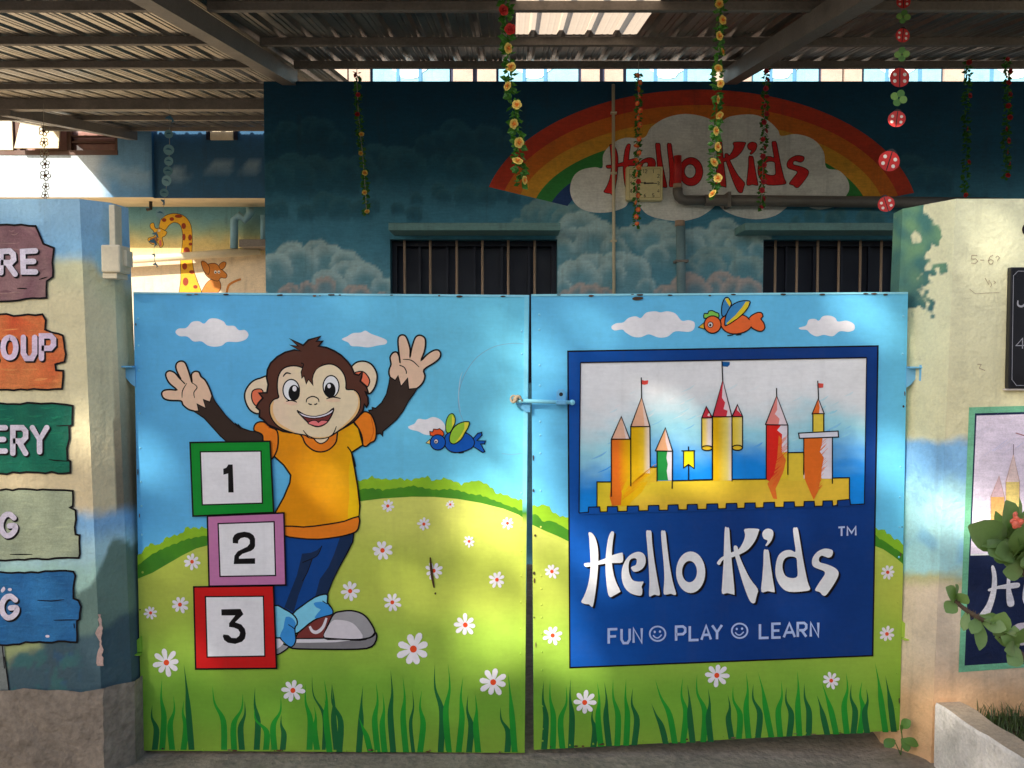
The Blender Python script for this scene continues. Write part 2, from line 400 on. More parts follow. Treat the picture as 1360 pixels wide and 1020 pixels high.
def right_col(px, py):
    w = 12 * nz(px, py, .025, 5) + 5 * nz(px, py, .1, 8)
    c = mix(C(236, 212, 172, K1), C(226, 200, 160, K1), (py - 300) / 250)
    c = mix(c, C(120, 168, 205, K1), sstep(578, 594, py + w * .8) * sstep(1300, 1292, px)); c = mix(c, C(160, 205, 225, K1), sstep(625, 665, py + 2 * w) * sstep(1300, 1292, px))
    c = mix(c, C(112, 172, 215, K1), .6 * sstep(.0, .35, nz(px, py, .03, 2)) * sstep(660, 690, py) * sstep(770, 740, py) * sstep(1300, 1292, px))
    c = mix(c, C(172, 170, 120, K1), sstep(752, 772, py + w) * sstep(1300, 1280, px)); c = mix(c, C(206, 188, 165, K1), sstep(764, 792, py + w))
    c = mix(c, C(188, 150, 112, K1), sstep(850, 940, py + w))
    if px < 1266:                                        # sponge-painted foliage on the return face
        f = .62 - abs(px - 1205 - 8 * nz(0, py, .05)) / 52 * (1 if px > 1205 else .2) - max(0, (py - 400) / 60) + .75 * nz(px, py, .035, 4) + .35 * nz(px, py, .12, 6)
        fol = mix(C(70, 118, 112, K1), C(108, 148, 112, K1), .5 + 1.1 * nz(px, py, .05, 9)); fol = mix(fol, C(46, 86, 96, K1), sstep(300, 430, py) * .7)
        c = mix(c, fol, sstep(.0, .12, f) * sstep(440, 420, py + w))
    return c

def pillar(P, ztop, xfar, sgn, name, label, colf, fl):
    root = thing(name, (P[0].x, P[0].y, 0), label, 'gate pillar')
    mb = MB(); mb.fl = fl
    ch = [(P[0].x, P[0].y), (P[1].x, P[1].y), (P[2].x, P[2].y), (sgn * .4465 * 3.42, 3.42)]
    zb = -.05
    if sgn < 0:    # left: front runs from xfar to P0
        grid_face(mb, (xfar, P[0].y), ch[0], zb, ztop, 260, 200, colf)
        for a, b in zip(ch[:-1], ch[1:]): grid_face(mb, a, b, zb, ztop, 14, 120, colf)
    else:
        grid_face(mb, ch[0], (xfar, P[0].y), zb, ztop, 110, 120, colf)
        for a, b in zip(ch[:-1], ch[1:]): grid_face(mb, b, a, zb, ztop, 40, 300, colf)
    loop = [Vector((xfar, P[0].y, ztop))] + [Vector((c[0], c[1], ztop)) for c in ch] + [Vector((ch[2][0] + sgn * .3, 3.42, ztop)), Vector((ch[2][0] + sgn * .3, 3.16, ztop)), Vector((xfar, 3.16, ztop))]
    n = len(mb.v); tri = tessellate_polygon([loop]); mb.v += loop; mb.c += [colf(*proj(p)) for p in loop]; mb.f += [tuple(i + n for i in t) for t in tri]
    # back side
    bk = [(ch[3][0], 3.42), (ch[2][0] + sgn * .3, 3.42), (ch[2][0] + sgn * .3, 3.16), (xfar, 3.16)]
    for a, b in zip(bk[:-1], bk[1:]):
        n = len(mb.v); mb.v += [Vector((*a, zb)), Vector((*b, zb)), Vector((*b, ztop)), Vector((*a, ztop))]; mb.c += [C(190, 180, 160)] * 4; mb.f.append((n, n + 1, n + 2, n + 3))
    w = mesh('rendered_wall', mb.v, mb.f, M['stucco'], root, mb.c, smooth=False)
    return root
left_pillar = pillar(LP, LZ, -4.2, -1, 'gate_pillar', 'gate pillar left of the gate, painted with wooden nursery sign boards', left_col, 1)
right_pillar = pillar(RP, RZ, 4.2, 1, 'gate_pillar', 'cream gate pillar right of the gate with black plaque and framed castle painting', right_col, -1)

# rough concrete plinth under the left pillar
pz = U(60, 916, 2.94).z
mb = MB(); mb.fl = 1
def plinth_col(px, py): return mix(C(112, 108, 108), C(128, 108, 92), .5 + nz(px, py, .03))
zt = pz
mbp = MB(); loop = [(-4.2, 2.938), (LP[0].x + .058 - .0, 2.938), (LP[1].x + .058, 3.024), (LP[2].x + .052, 3.135), (-.4465 * 3.3, 3.3), (-4.2, 3.3)]
nu = 60; vs = []
for (a, b), k in (((loop[0], loop[1]), 70), ((loop[1], loop[2]), 6), ((loop[2], loop[3]), 6), ((loop[3], loop[4]), 4)):
    n = len(mbp.v)
    for j in range(13):
        for i in range(k + 1):
            z = -.05 + (zt + .05) * j / 12; x = a[0] + (b[0] - a[0]) * i / k; y = a[1] + (b[1] - a[1]) * i / k
            e = .012 * nz(x * 9, z * 9, 1, y * 9) + .006 * nz(x * 25, z * 25, 1, y)
            mbp.v.append(Vector((x, y - abs(e) * .8 - (.006 if j < 12 else 0), z + (.012 * nz(x * 11, 0, 1) if j == 12 else 0)))); mbp.c.append((0, 0, 0))
    mbp.f += [(n + j * (k + 1) + i, n + j * (k + 1) + i + 1, n + (j + 1) * (k + 1) + i + 1, n + (j + 1) * (k + 1) + i) for j in range(12) for i in range(k)]
mbp.build('concrete_plinth', M['concrete'], left_pillar, smooth=True)
# flaked plaster on the left arris

# painted boards on the left pillar --------------------------------------------------------
RA, RS_, RT = Zf(0, 290, 4.435), Zf(0, 520, 4.636), Zf(0, 740, 3.643)
def jag(pts, amp=1.2, step=7, seed=1):
    rnd = random.Random(seed); out = []
    for (a, b) in zip(pts, pts[1:] + pts[:1]):
        L = math.hypot(b[0] - a[0], b[1] - a[1]); n = max(1, int(L / step)); out.append(a)
        for k in range(1, n):
            t = k / n; out.append((a[0] + (b[0] - a[0]) * t + rnd.uniform(-amp, amp) * .5, a[1] + (b[1] - a[1]) * t + rnd.uniform(-amp, amp)))
    return out
LN = (0, -1, 0); LY0 = (0, 2.9478, 0)
FRINGE = -130
def board(pts, col, col2, lines, seed):
    p = Paint(LY0, LN); P = jag(pts, 1.3, 8, seed)
    def cf(x, y): return mix(col, col2, .5 + .9 * nz(x, y, .04, seed))
    # finely divided fill so that the colour can vary
    p.fill(P, cf); p.lv += 0
    rnd = random.Random(seed)
    xs = [q[0] for q in pts]; ys = [q[1] for q in pts]; x1 = min(xs) + 0; 
    for k in range(46):                                  # brush marks in the second tone
        x = rnd.uniform(max(xs) - 150, max(xs) - 12); y = rnd.uniform(min(ys) + 5, max(ys) - 6); l = rnd.uniform(8, 30)
        l = min(l, max(xs) - 10 - x)
        if not (wind((x - 1, y), P) and wind((x + l + 2, y - 3), P) and wind((x + l + 2, y + 3), P)): continue
        p.stroke([(x, y), (x + l * .5, y + rnd.uniform(-2, 2)), (x + l, y + rnd.uniform(-2, 2))], rnd.uniform(1, 3.2), mix(col, col2, rnd.uniform(.3, 1.15)), smooth=3, taper=.9)
    p.stroke(P, 2.6, INK, closed=True)
    for l in lines: p.stroke(l, 1.6, INK, smooth=3, taper=.6)
    return p
KB = 1.22
def cb(r, g, b): return C(r, g, b, KB)
WHT = C(212, 202, 212, 1.3)
p = board([(FRINGE, 297)] + RA((0, 38), (210, 45), (235, 100), (255, 150), (318, 175), (308, 260), (312, 345), (275, 370), (275, 468), (190, 470), (60, 488), (0, 490)) + [(FRINGE, 400)], cb(112, 72, 84), cb(160, 125, 120), [RA((100, 412), (160, 414)), RA((230, 360), (280, 345))], 1)
for dx, c, w in ((1.8, INK, 8.4), (0, WHT, 7.4)):
    for ch, q in (('R', [(1 + dx, 334 + dx), (17 + dx, 333 + dx), (20 + dx, 364 + dx), (1 + dx, 362 + dx)]), ('E', [(30 + dx, 334 + dx), (47 + dx, 333 + dx), (47 + dx, 361 + dx), (31 + dx, 361 + dx)])): glyph(p, ch, q, w, c, True)
p.build('painted_board', M['flatpaint'], left_pillar)['label'] = 'maroon painted sign board with letters RE'
p = board([(FRINGE, 412)] + RA((0, 565), (120, 572), (250, 565), (270, 600), (265, 655), (345, 680), (370, 690), (388, 800), (380, 845), (325, 860), (330, 895), (372, 898), (365, 1005), (200, 1005), (0, 1010)) + [(FRINGE, 518)], cb(205, 82, 48), cb(228, 140, 80), [RA((320, 858), (350, 850))], 2)
for dx, c, w in ((1.8, INK, 8.2), (0, C(215, 190, 208, 1.3), 7.2)):
    for ch, q in (('R', bq(-22 + dx, 448 + dx, -5 + dx, 477 + dx)), ('O', bq(4 + dx, 448 + dx, 21 + dx, 475 + dx)), ('U', bq(31 + dx, 448 + dx, 46 + dx, 476 + dx)), ('P', bq(55 + dx, 446 + dx, 71 + dx, 476 + dx))): glyph(p, ch, q, w, c, True)
p.build('painted_board', M['flatpaint'], left_pillar)['label'] = 'orange painted sign board with letters OUP'
p = board([(FRINGE, 534)] + RS_((0, 72), (250, 75), (320, 72), (448, 88), (445, 205), (425, 215), (428, 290), (412, 350), (415, 420), (433, 430), (433, 500), (200, 498), (0, 505)) + [(FRINGE, 630)], cb(18, 92, 76), cb(30, 118, 88), [RS_((345, 212), (440, 208)), RS_((300, 418), (350, 425), (420, 428))], 3)
for dx, c, w in ((1.8, INK, 8.2), (0, WHT, 7.2)):
    for ch, q in (('E', bq(-8 + dx, 568 + dx, 7 + dx, 599 + dx)), ('R', bq(17 + dx, 568 + dx, 34 + dx, 602 + dx)), ('Y', bq(43 + dx, 568 + dx, 62 + dx, 600 + dx))): glyph(p, ch, q, w, c, True)
p.build('painted_board', M['flatpaint'], left_pillar)['label'] = 'dark green painted sign board with letters ERY'
p = board([(FRINGE, 651)] + RS_((0, 608), (150, 600), (300, 605), (448, 612), (448, 705), (430, 715), (465, 730), (468, 790), (460, 835), (465, 880), (490, 885), (492, 1000), (485, 1025), (0, 1040)) + [(FRINGE, 746)], cb(152, 162, 136), cb(178, 185, 150), [RS_((60, 1003), (200, 1003)), RS_((430, 715), (450, 712))], 4)
for dx, c, w in ((1.8, INK, 8.2), (0, WHT, 7.2)): glyph(p, 'G', bq(1 + dx, 683 + dx, 20 + dx, 711 + dx), w, c, True)
p.build('painted_board', M['flatpaint'], left_pillar)['label'] = 'sage green painted sign board with letter G'
p = board([(FRINGE, 762)] + RT((0, 72), (150, 72), (250, 68), (355, 70), (365, 90), (355, 150), (355, 200), (380, 210), (392, 240), (385, 300), (372, 310), (372, 412), (190, 410), (0, 425)) + [(FRINGE, 858)], cb(32, 88, 140), cb(52, 118, 168), [RT((180, 208), (250, 212), (310, 205)), RT((260, 305), (380, 303)), RT((358, 320), (360, 345))], 5)
for dx, c, w in ((1.8, INK, 8.2), (0, WHT, 7.2)): glyph(p, 'G', bq(2 + dx, 792 + dx, 22 + dx, 820 + dx), w, c, True)
p.fill(cr([(1, 784), (5, 779), (7, 783), (3, 787)], 3), WHT, keep=True); p.fill(ell(13, 783, 2.6, 2), WHT, keep=True); p.fill(ell(63, 845, 2.8, 1.8), WHT)
p.build('painted_board', M['flatpaint'], left_pillar)['label'] = 'blue painted sign board with letter G'
p = Paint(LY0, LN)
p.fill([(-12, 858), (5, 857), (12, 916), (-12, 917)], cb(120, 125, 120)); p.stroke([(3, 858), (6, 888)], 1.4, INK); p.stroke([(6, 872), (12, 917)], 1.6, INK)
p.build('painted_post', M['flatpaint'], left_pillar)

p = Paint((0, 2.9478, 0), LN); rf = random.Random(2)
fl = [(130 + 3.2 * math.sin(k * .7) + rf.uniform(-1.6, 1.6) - (2 if k < 3 or k > 17 else 0), 816 + k * 3.6) for k in range(20)]
fr = [(134.5 + .05 * k + rf.uniform(-1, 2.5), 816 + k * 3.6) for k in range(20)]
p.fill(fl + list(reversed(fr)), C(176, 150, 142)); p.build('flaked_plaster', M['flatpaint'], left_pillar)
# electrical box with conduit on the left pillar's return
eb = thing('switch_box', U(150, 362, 2.99), 'cream electrical switch box with conduit on the left gate pillar', 'switch box')
a = U(135, 362, 2.97); b = U(160, 325, 2.97)
mb = MB(); mb.box((a.x, 2.965, a.z), (b.x, 3.05, b.z), .006); mb.build('box', M['cream'], eb)
mb = MB(); q = U(160, 345, 2.97); mb.box((b.x - .002, 2.99, q.z - .02), (b.x + .012, 3.04, q.z + .035), .003); mb.build('rocker_switch', M['cream'], eb)
a2 = U(146, 326, 3.0); b2 = U(153, 270, 3.0)
mb = MB(); mb.box((a2.x, 2.995, b.z), (b2.x, 3.05, LZ - .012), .003); mb.build('conduit', M['cream'], eb)
a3 = U(138, 370, 2.985); b3 = U(157, 363, 2.985); mb = MB(); mb.box((a3.x, 2.975, a3.z), (b3.x, 3.06, a.z), .002); mb.build('base_plate', M['cream'], eb)

# right pillar: painted foliage on the return, scribbles
n2 = Vector((-(RP[0].y - RP[1].y), (RP[0].x - RP[1].x), 0)); n2 = Vector((RP[1].y - RP[0].y, -(RP[1].x - RP[0].x), 0)).normalized()
if n2.y > 0: n2 = -n2
RYP = (0, 2.9478, 0)
p = Paint(RYP, LN); SC = C(168, 146, 118)
YS = Zf(1270, 280, 3.923)
for ch, q in (('5', bq(*YS(78, 232), *YS(112, 275))), ('-', bq(*YS(125, 245), *YS(145, 268))), ('6', bq(*YS(165, 228), *YS(195, 278))), ('?', bq(*YS(205, 235), *YS(226, 275)))): glyph(p, ch, q, .7, SC)
p.stroke(YS((150, 350), (170, 385), (172, 360)), .9, SC); p.stroke(YS((178, 370), (185, 385), (178, 398)), .7, SC); p.stroke(YS((195, 365), (205, 372), (196, 380)), .7, SC)
p.stroke(YS((70, 408), (100, 432), (160, 428), (225, 425)), .5, SC); p.stroke(YS((110, 800), (130, 800), (120, 820), (150, 832)), .8, SC)
p.build('pencil_scribble', M['flatpaint'], right_pillar)
p = Paint(RYP, LN); p.fill(ell(1362, 305, 4.5, 7), C(28, 20, 24)); p.build('painted_mark', M['flatpaint'], right_pillar)

# framed castle painting on the right wall
p = Paint(RYP, LN); WZ, XZ = Zf(1270, 540, 4.636), Zf(1240, 660, 3.923)
tl, tr, br, bl = (1287, 541), (1475, 536), (1475, 878), (1273, 893)
p.fill([tl, tr, br, bl], PC(112, 172, 138))
itl, ibl = (1295, 549), (1281, 884)
p.fill([itl, (1466, 544), (1466, 872), ibl], PC(26, 36, 66))
p.fill([(1297, 552), (1462, 547), (1462, 733), (1289, 737)], lambda x, y: PC(212, 200, 215))
rnd = random.Random(9)
for k in range(70):
    x = rnd.uniform(1298, 1440); y = rnd.uniform(560, 725); l = rnd.uniform(6, 26)
    if 1312 < x < 1358 and y > 620: continue
    p.stroke([(x, y), (x + l, y - l * .75)], rnd.uniform(.5, 1.6), PC(*rnd.choice([(150, 165, 205), (175, 180, 215), (120, 150, 205)])), taper=.9)
def tower(x0, x1, yt, yb, apex, c, cc):
    p.fill([(x0, yt), (x1, yt), (x1, yb), (x0, yb)], PC(*c)); p.fill([apex, (x1, yt), (x0, yt)], PC(*cc)); p.stroke([(x0, yb), (x0, yt), apex, (x1, yt), (x1, yb)], .7, PC(170, 130, 110))
tower(1316, 1334, 660, 730, (1327, 632), (222, 165, 105), (205, 175, 180)); tower(1336, 1354, 640, 730, (1346, 603), (228, 190, 120), (215, 190, 185))
tower(1372, 1392, 640, 730, (1382, 600), (228, 190, 120), (205, 120, 110)); tower(1410, 1432, 655, 730, (1421, 620), (215, 120, 90), (205, 120, 110))
p.stroke([(1349, 575), (1362, 579), (1372, 575)], 1.2, PC(150, 90, 100)); p.stroke([(1346, 590), (1346, 604)], .9, PC(110, 90, 100))
p.fill([(1289, 735.5), (1462, 731), (1462, 733.5), (1289, 738)], PC(222, 215, 220))
p.fill(cr(XZ((300, 365), (312, 358), (325, 390), (330, 450), (322, 520), (300, 590), (275, 645), (255, 652), (235, 635), (240, 610), (275, 560), (298, 490), (305, 420)), 3), PC(215, 210, 222))
p.fill(cr(XZ((285, 480), (330, 465), (400, 450), (445, 448), (445, 470), (400, 478), (330, 480), (290, 492)), 3), PC(215, 210, 222))
p.fill(cr(XZ((385, 400), (400, 405), (400, 470), (420, 545), (412, 570), (385, 565), (378, 500)), 3), PC(215, 210, 222))
p.fill(cr([(1362, 770), (1372, 764), (1382, 772), (1378, 786), (1368, 792), (1376, 806), (1366, 808), (1358, 796)], 3), PC(215, 210, 222))
p.fill(cr(XZ((400, 720), (420, 670), (471, 655), (520, 670), (520, 760), (430, 770)), 3), PC(190, 180, 185)); p.stroke(XZ((425, 760), (430, 705), (465, 700)), 1.8, PC(190, 50, 55)); p.stroke(XZ((428, 732), (455, 728)), 1.8, PC(190, 50, 55))
tag(p.build('castle_painting', M['flatpaint'], right_pillar))

# black plaque
pl = thing('black_plaque', U(1385, 516, 2.93), 'black plaque with silver border on the cream wall above the castle painting', 'plaque')
a = U(1338, 516, 2.93); b = U(1432, 355, 2.93)
mb = MB(); mb.box((a.x, 2.925, a.z), (b.x, 2.9485, b.z), .003); mb.build('board', M['black'], pl)
p = Paint((0, 2.9245, 0), LN); SV = C(165, 165, 172)
p.stroke([(1346, 366), (1352, 360), (1418, 360), (1424, 366), (1424, 504), (1418, 511), (1350, 512), (1344, 504)], .7, SV, closed=True)
p.build('border_line', M['attr'], pl)
p = Paint((0, 2.9243, 0), LN)
p.stroke([(1352, 399), (1352, 405), (1357, 407), (1362, 402), (1365, 386)], 2.6, SV, smooth=4, taper=.5); p.build('lettering', M['attr'], pl); p = Paint((0, 2.9243, 0), LN); glyph(p, '4', [(1350, 450), (1361, 449), (1361, 463), (1349, 463)], 1.5, SV)
p.build('lettering', M['attr'], pl)
mb = MB(); mb.box((a.x - .006, 2.93, a.z - .006), (b.x + .006, 2.9482, a.z - .001)); mb.build('mortar_edge', M['whitewash'], pl)
# ------------------------------------------------------------------ painted building behind the gate
WN = (0, -1, 0)
wx0 = U(351, 200, WY).x; wx1 = 6.0; wzt = U(700, 108, WY).z
bld = thing('painted_building', ((wx0 + wx1) / 2, WY, 0), 'low nursery building behind the gate with rainbow and cloud mural', 'building')
win = [(U(518, 318, WY), U(740, 420, WY)), (U(1014, 318, WY), U(1236, 420, WY))]
zl = 1.25
holes = [(w[0].x, w[1].x, zl, w[0].z) for w in win]
rnd = random.Random(21); LOB = []
B1, T1 = C(88, 156, 180), C(196, 226, 228); PK = C(214, 192, 182)
for x0, x1, y, h, tp, bs, nm in [(345, 470, 250, 44, C(62, 120, 144), C(42, 100, 128), 8), (450, 640, 235, 40, C(62, 120, 144), C(42, 100, 128), 9), (560, 680, 200, 34, C(54, 110, 134), C(38, 92, 120), 7), (352, 450, 190, 30, C(50, 106, 130), C(34, 88, 116), 6), (1150, 1260, 250, 36, C(60, 116, 140), C(42, 98, 126), 7), (340, 560, 290, 26, C(70, 126, 146), C(52, 112, 138), 9), (540, 700, 268, 24, C(70, 126, 146), C(48, 106, 132), 7), (1040, 1230, 298, 20, C(96, 150, 160), C(66, 126, 146), 8), (685, 790, 302, 30, C(140, 180, 186), C(84, 150, 172), 9), (340, 480, 372, 44, T1, B1, 8), (740, 830, 345, 46, T1, B1, 8), (812, 930, 335, 36, T1, B1, 8), (870, 1020, 345, 44, T1, B1, 11), (420, 525, 392, 40, T1, B1, 7), (745, 860, 386, 46, T1, B1, 10), (905, 1018, 372, 34, C(166, 198, 198), B1, 9), (340, 515, 402, 26, PK, B1, 8), (745, 810, 402, 26, PK, B1, 4), (870, 1018, 402, 34, PK, B1, 9)]:
    ls = []
    for i in range(nm):
        t = (i + rnd.uniform(.1, .9)) / nm; prof = math.sin(math.pi * t) ** .6; ls.append((y - h * prof * rnd.uniform(.3, .8), x0 + (x1 - x0) * t, h * rnd.uniform(.45, .75) * (.45 + .55 * prof), tp, bs, y))
    LOB += sorted(ls, key=lambda a: a[0])
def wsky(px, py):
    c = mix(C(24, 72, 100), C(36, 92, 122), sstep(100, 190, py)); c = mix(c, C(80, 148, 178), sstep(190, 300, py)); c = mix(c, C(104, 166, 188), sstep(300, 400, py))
    if py > 135 and py < 420:
        wv = 2.5 * nz(px, py, .09) + 1.5 * nz(px, py, .25)
        for cy, cx, r, tp, bs, yb in LOB:
            dx = px - cx; dy = py - cy
            if abs(dx) > r + 4 or dy < -r - 4 or dy > r * 1.6: continue
            d = math.hypot(dx, dy * (1 if dy < 0 else .62)) + wv
            m = sstep(r + .8, r - 1.8, d)
            if m <= 0: continue
            sh = sstep(.2, 1.0, d / r) * sstep(.7 * r, -.6 * r, dy); body = mix(bs, tp, .18 + .7 * sh)
            c = mix(c, body, m * sstep(1.5 * r, .1 * r, dy))
    return c
def wallmesh():
    mb = MB(); xs = [wx0] + [v for h in holes for v in h[:2]] + [wx1]
    for i in range(len(xs) - 1):
        spans = [(-.05, 1.82), (1.82, wzt)] if i % 2 == 0 else [(-.05, zl), (holes[i // 2][3], wzt)]
        for z0, z1 in spans:
            st = .015 if z1 > 2 and xs[i] < 3 else .12; nu = max(2, int((xs[i + 1] - xs[i]) / st)); nv = max(2, int((z1 - z0) / st)); n = len(mb.v)
            for j in range(nv + 1):
                for k in range(nu + 1):
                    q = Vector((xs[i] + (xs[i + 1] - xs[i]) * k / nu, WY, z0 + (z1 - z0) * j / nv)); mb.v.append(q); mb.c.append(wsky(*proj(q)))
            mb.f += [(n + j * (nu + 1) + k, n + j * (nu + 1) + k + 1, n + (j + 1) * (nu + 1) + k + 1, n + (j + 1) * (nu + 1) + k) for j in range(nv) for k in range(nu)]
    mb.col = C(70, 120, 140)
    for h in holes:                                       # reveals
        for a, b in (((h[0], h[2]), (h[0], h[3])), ((h[0], h[3]), (h[1], h[3])), ((h[1], h[3]), (h[1], h[2])), ((h[1], h[2]), (h[0], h[2]))):
            mb.add([(a[0], WY, a[1]), (b[0], WY, b[1]), (b[0], WY + .2, b[1]), (a[0], WY + .2, a[1])], [(0, 1, 2, 3)])
    mb.col = C(60, 110, 135)
    mb.add([(wx0, WY, -.05), (wx0, 10.2, -.05), (wx0, 10.2, wzt), (wx0, WY, wzt)], [(0, 1, 2, 3)])
    mb.col = C(120, 115, 105)
    mb.add([(wx0, WY, wzt), (wx0, 10.2, wzt), (wx1, 10.2, wzt), (wx1, WY, wzt)], [(0, 1, 2, 3)])
    mb.add([(wx1, WY, -.05), (wx1, 10.2, -.05), (wx1, 10.2, wzt), (wx1, WY, wzt)], [(0, 1, 2, 3)])
    return mb.build('wall', M['mural'], bld)
wallmesh()
SH = WY - .0006
# rainbow
def rarc(k):  # k 0..1 outer to inner
    rx, ry = 290 - k * 108, 172 - k * 102
    return [(930 + rx * math.cos(t), 291 - ry * math.sin(t)) for t in [math.pi * (.92 - .855 * i / 48) for i in range(49)]]
p = Paint((0, SH, 0), WN)
bands = [C(214, 74, 52), C(228, 124, 48), C(236, 170, 60), C(62, 146, 72), C(48, 76, 130)]
for i, c in enumerate(bands):
    a, b = rarc(i / 5), rarc((i + 1) / 5); n = len(p.v)
    p.v += [p.w(q) for q in a + b]; p.c += [c] * (2 * len(a)); m = len(a)
    p.f += [(n + k, n + k + 1, n + m + k + 1, n + m + k) for k in range(m - 1)]
p.build('painted_rainbow', M['mural'], bld)
# big white cloud with the school's name
QZ = Zf(780, 150, 4.0)
CL = QZ((80, 290), (85, 220), (130, 165), (200, 132), (300, 132), (340, 75), (420, 25), (520, 5), (620, 20), (695, 50), (760, 18), (880, 8), (960, 40), (1012, 90), (1030, 122), (1110, 112), (1200, 140), (1255, 205), (1270, 290), (1335, 305), (1380, 350), (1392, 400), (1375, 440), (1330, 490), (1250, 512), (1190, 505), (1140, 480), (1080, 488), (1000, 545), (900, 565), (800, 550), (730, 520), (690, 490), (650, 520), (590, 555), (500, 575), (400, 565), (320, 540), (270, 490), (225, 470), (200, 500), (130, 525), (50, 530), (-20, 515), (-70, 475), (-92, 410), (-75, 340), (-30, 302), (40, 288))
p = Paint((0, SH - .0024, 0), WN); p.fill(CL, C(255, 244, 234, 1.0), 4); p.build('painted_white_cloud', M['mural'], bld)

# ---- hand lettering traced on the gate, used again on the wall
KZ, LZf = Zf(740, 600, 4.6375), Zf(940, 600, 4.636)
LET = []
def L_(z, pts, holes=()): LET.append((cr(z(pts), 3), [cr(z(h), 3) for h in holes]))
L_(KZ, [(193, 500), (205, 496), (225, 512), (242, 550), (252, 610), (252, 690), (246, 780), (235, 870), (222, 945), (212, 955), (195, 940), (175, 938), (148, 925), (165, 890), (190, 820), (203, 740), (205, 660), (200, 580), (197, 530)])
L_(KZ, [(330, 495), (342, 490), (350, 500), (345, 540), (338, 600), (337, 680), (345, 740), (362, 800), (388, 855), (385, 865), (350, 885), (330, 895), (315, 880), (305, 820), (298, 740), (298, 660), (305, 590), (315, 530)])
L_(KZ, [(165, 695), (175, 685), (230, 680), (300, 655), (345, 635), (395, 622), (404, 630), (402, 680), (345, 685), (290, 690), (230, 700), (180, 710)])
L_(KZ, [(455, 715), (470, 738), (500, 735), (530, 715), (545, 680), (540, 640), (520, 620), (490, 617), (450, 635), (420, 670), (400, 720), (398, 780), (415, 835), (450, 870), (495, 885), (520, 882), (525, 850), (520, 830), (532, 800), (500, 800), (465, 790), (445, 750), (440, 700), (450, 665), (475, 655), (490, 665), (485, 695), (465, 705)])
L_(KZ, [(548, 492), (565, 485), (580, 492), (585, 560), (600, 680), (620, 800), (633, 875), (620, 885), (600, 880), (580, 888), (566, 885), (568, 800), (562, 680), (555, 580)])
L_(KZ, [(640, 492), (655, 486), (667, 492), (675, 560), (690, 680), (712, 800), (732, 872), (720, 882), (700, 875), (670, 880), (655, 868), (660, 780), (655, 680), (645, 580)])
LET.append((ell(*KZ(822, 742), 90 / 4.64, 128 / 4.64, 36), [ell(*KZ(815, 738), 46 / 4.64, 66 / 4.64, 28)]))
L_(LZf, [(105, 470), (118, 467), (132, 475), (138, 560), (150, 700), (165, 865), (155, 878), (120, 870), (88, 872), (90, 800), (97, 680), (100, 580)])
L_(LZf, [(228, 475), (310, 475), (312, 495), (290, 550), (250, 600), (205, 628), (150, 650), (95, 665), (75, 695), (60, 692), (58, 680), (85, 650), (145, 620), (190, 600), (220, 550), (230, 510)])
L_(LZf, [(160, 585), (172, 577), (185, 590), (190, 625), (215, 690), (260, 780), (308, 845), (303, 880), (297, 905), (290, 930), (270, 930), (250, 900), (220, 820), (190, 720), (165, 630)])
L_(LZf, [(335, 505), (350, 480), (375, 473), (400, 485), (403, 515), (390, 550), (365, 578), (355, 575), (368, 548), (345, 535)])
L_(LZf, [(345, 608), (360, 603), (375, 610), (385, 680), (400, 780), (412, 855), (405, 865), (370, 858), (330, 862), (335, 780), (342, 690)])
L_(LZf, [(525, 475), (540, 467), (555, 475), (570, 560), (590, 680), (615, 800), (630, 845), (600, 858), (500, 862), (450, 830), (420, 770), (418, 700), (435, 640), (470, 610), (510, 605), (540, 615), (532, 545)], [[(478, 655), (510, 645), (545, 655), (550, 700), (552, 765), (520, 778), (480, 765), (462, 725), (462, 685)]])
L_(LZf, [(770, 610), (765, 640), (745, 652), (720, 645), (700, 640), (685, 655), (690, 680), (730, 692), (775, 710), (803, 735), (803, 765), (780, 810), (750, 855), (725, 885), (705, 882), (690, 865), (662, 855), (665, 840), (690, 800), (720, 755), (715, 735), (690, 725), (655, 710), (642, 690), (645, 655), (670, 620), (710, 598), (745, 598)])
def lettering(p, f, col, shadow=None, outline=None):
    if shadow:
        for o, hs in LET: p.fill([f((x + shadow[0], y + shadow[1])) for x, y in o], INK, holes=[[f((x + shadow[0], y + shadow[1])) for x, y in h] for h in hs]); 
    if outline:
        for o, hs in LET:
            p.stroke([f(q) for q in o], outline, INK, closed=True)
            for h in hs: p.stroke([f(q) for q in h], outline, INK, closed=True)
    for o, hs in LET: p.fill([f(q) for q in o], col, holes=[[f(q) for q in h] for h in hs])
p = Paint((0, SH - .003, 0), WN, eps=3e-5)
lettering(p, lambda q: (802.5 + (q[0] - 772) * .7933, 189 + (q[1] - 702) * .672), C(240, 52, 54), outline=1.8)
p.build('painted_lettering', M['mural'], bld)

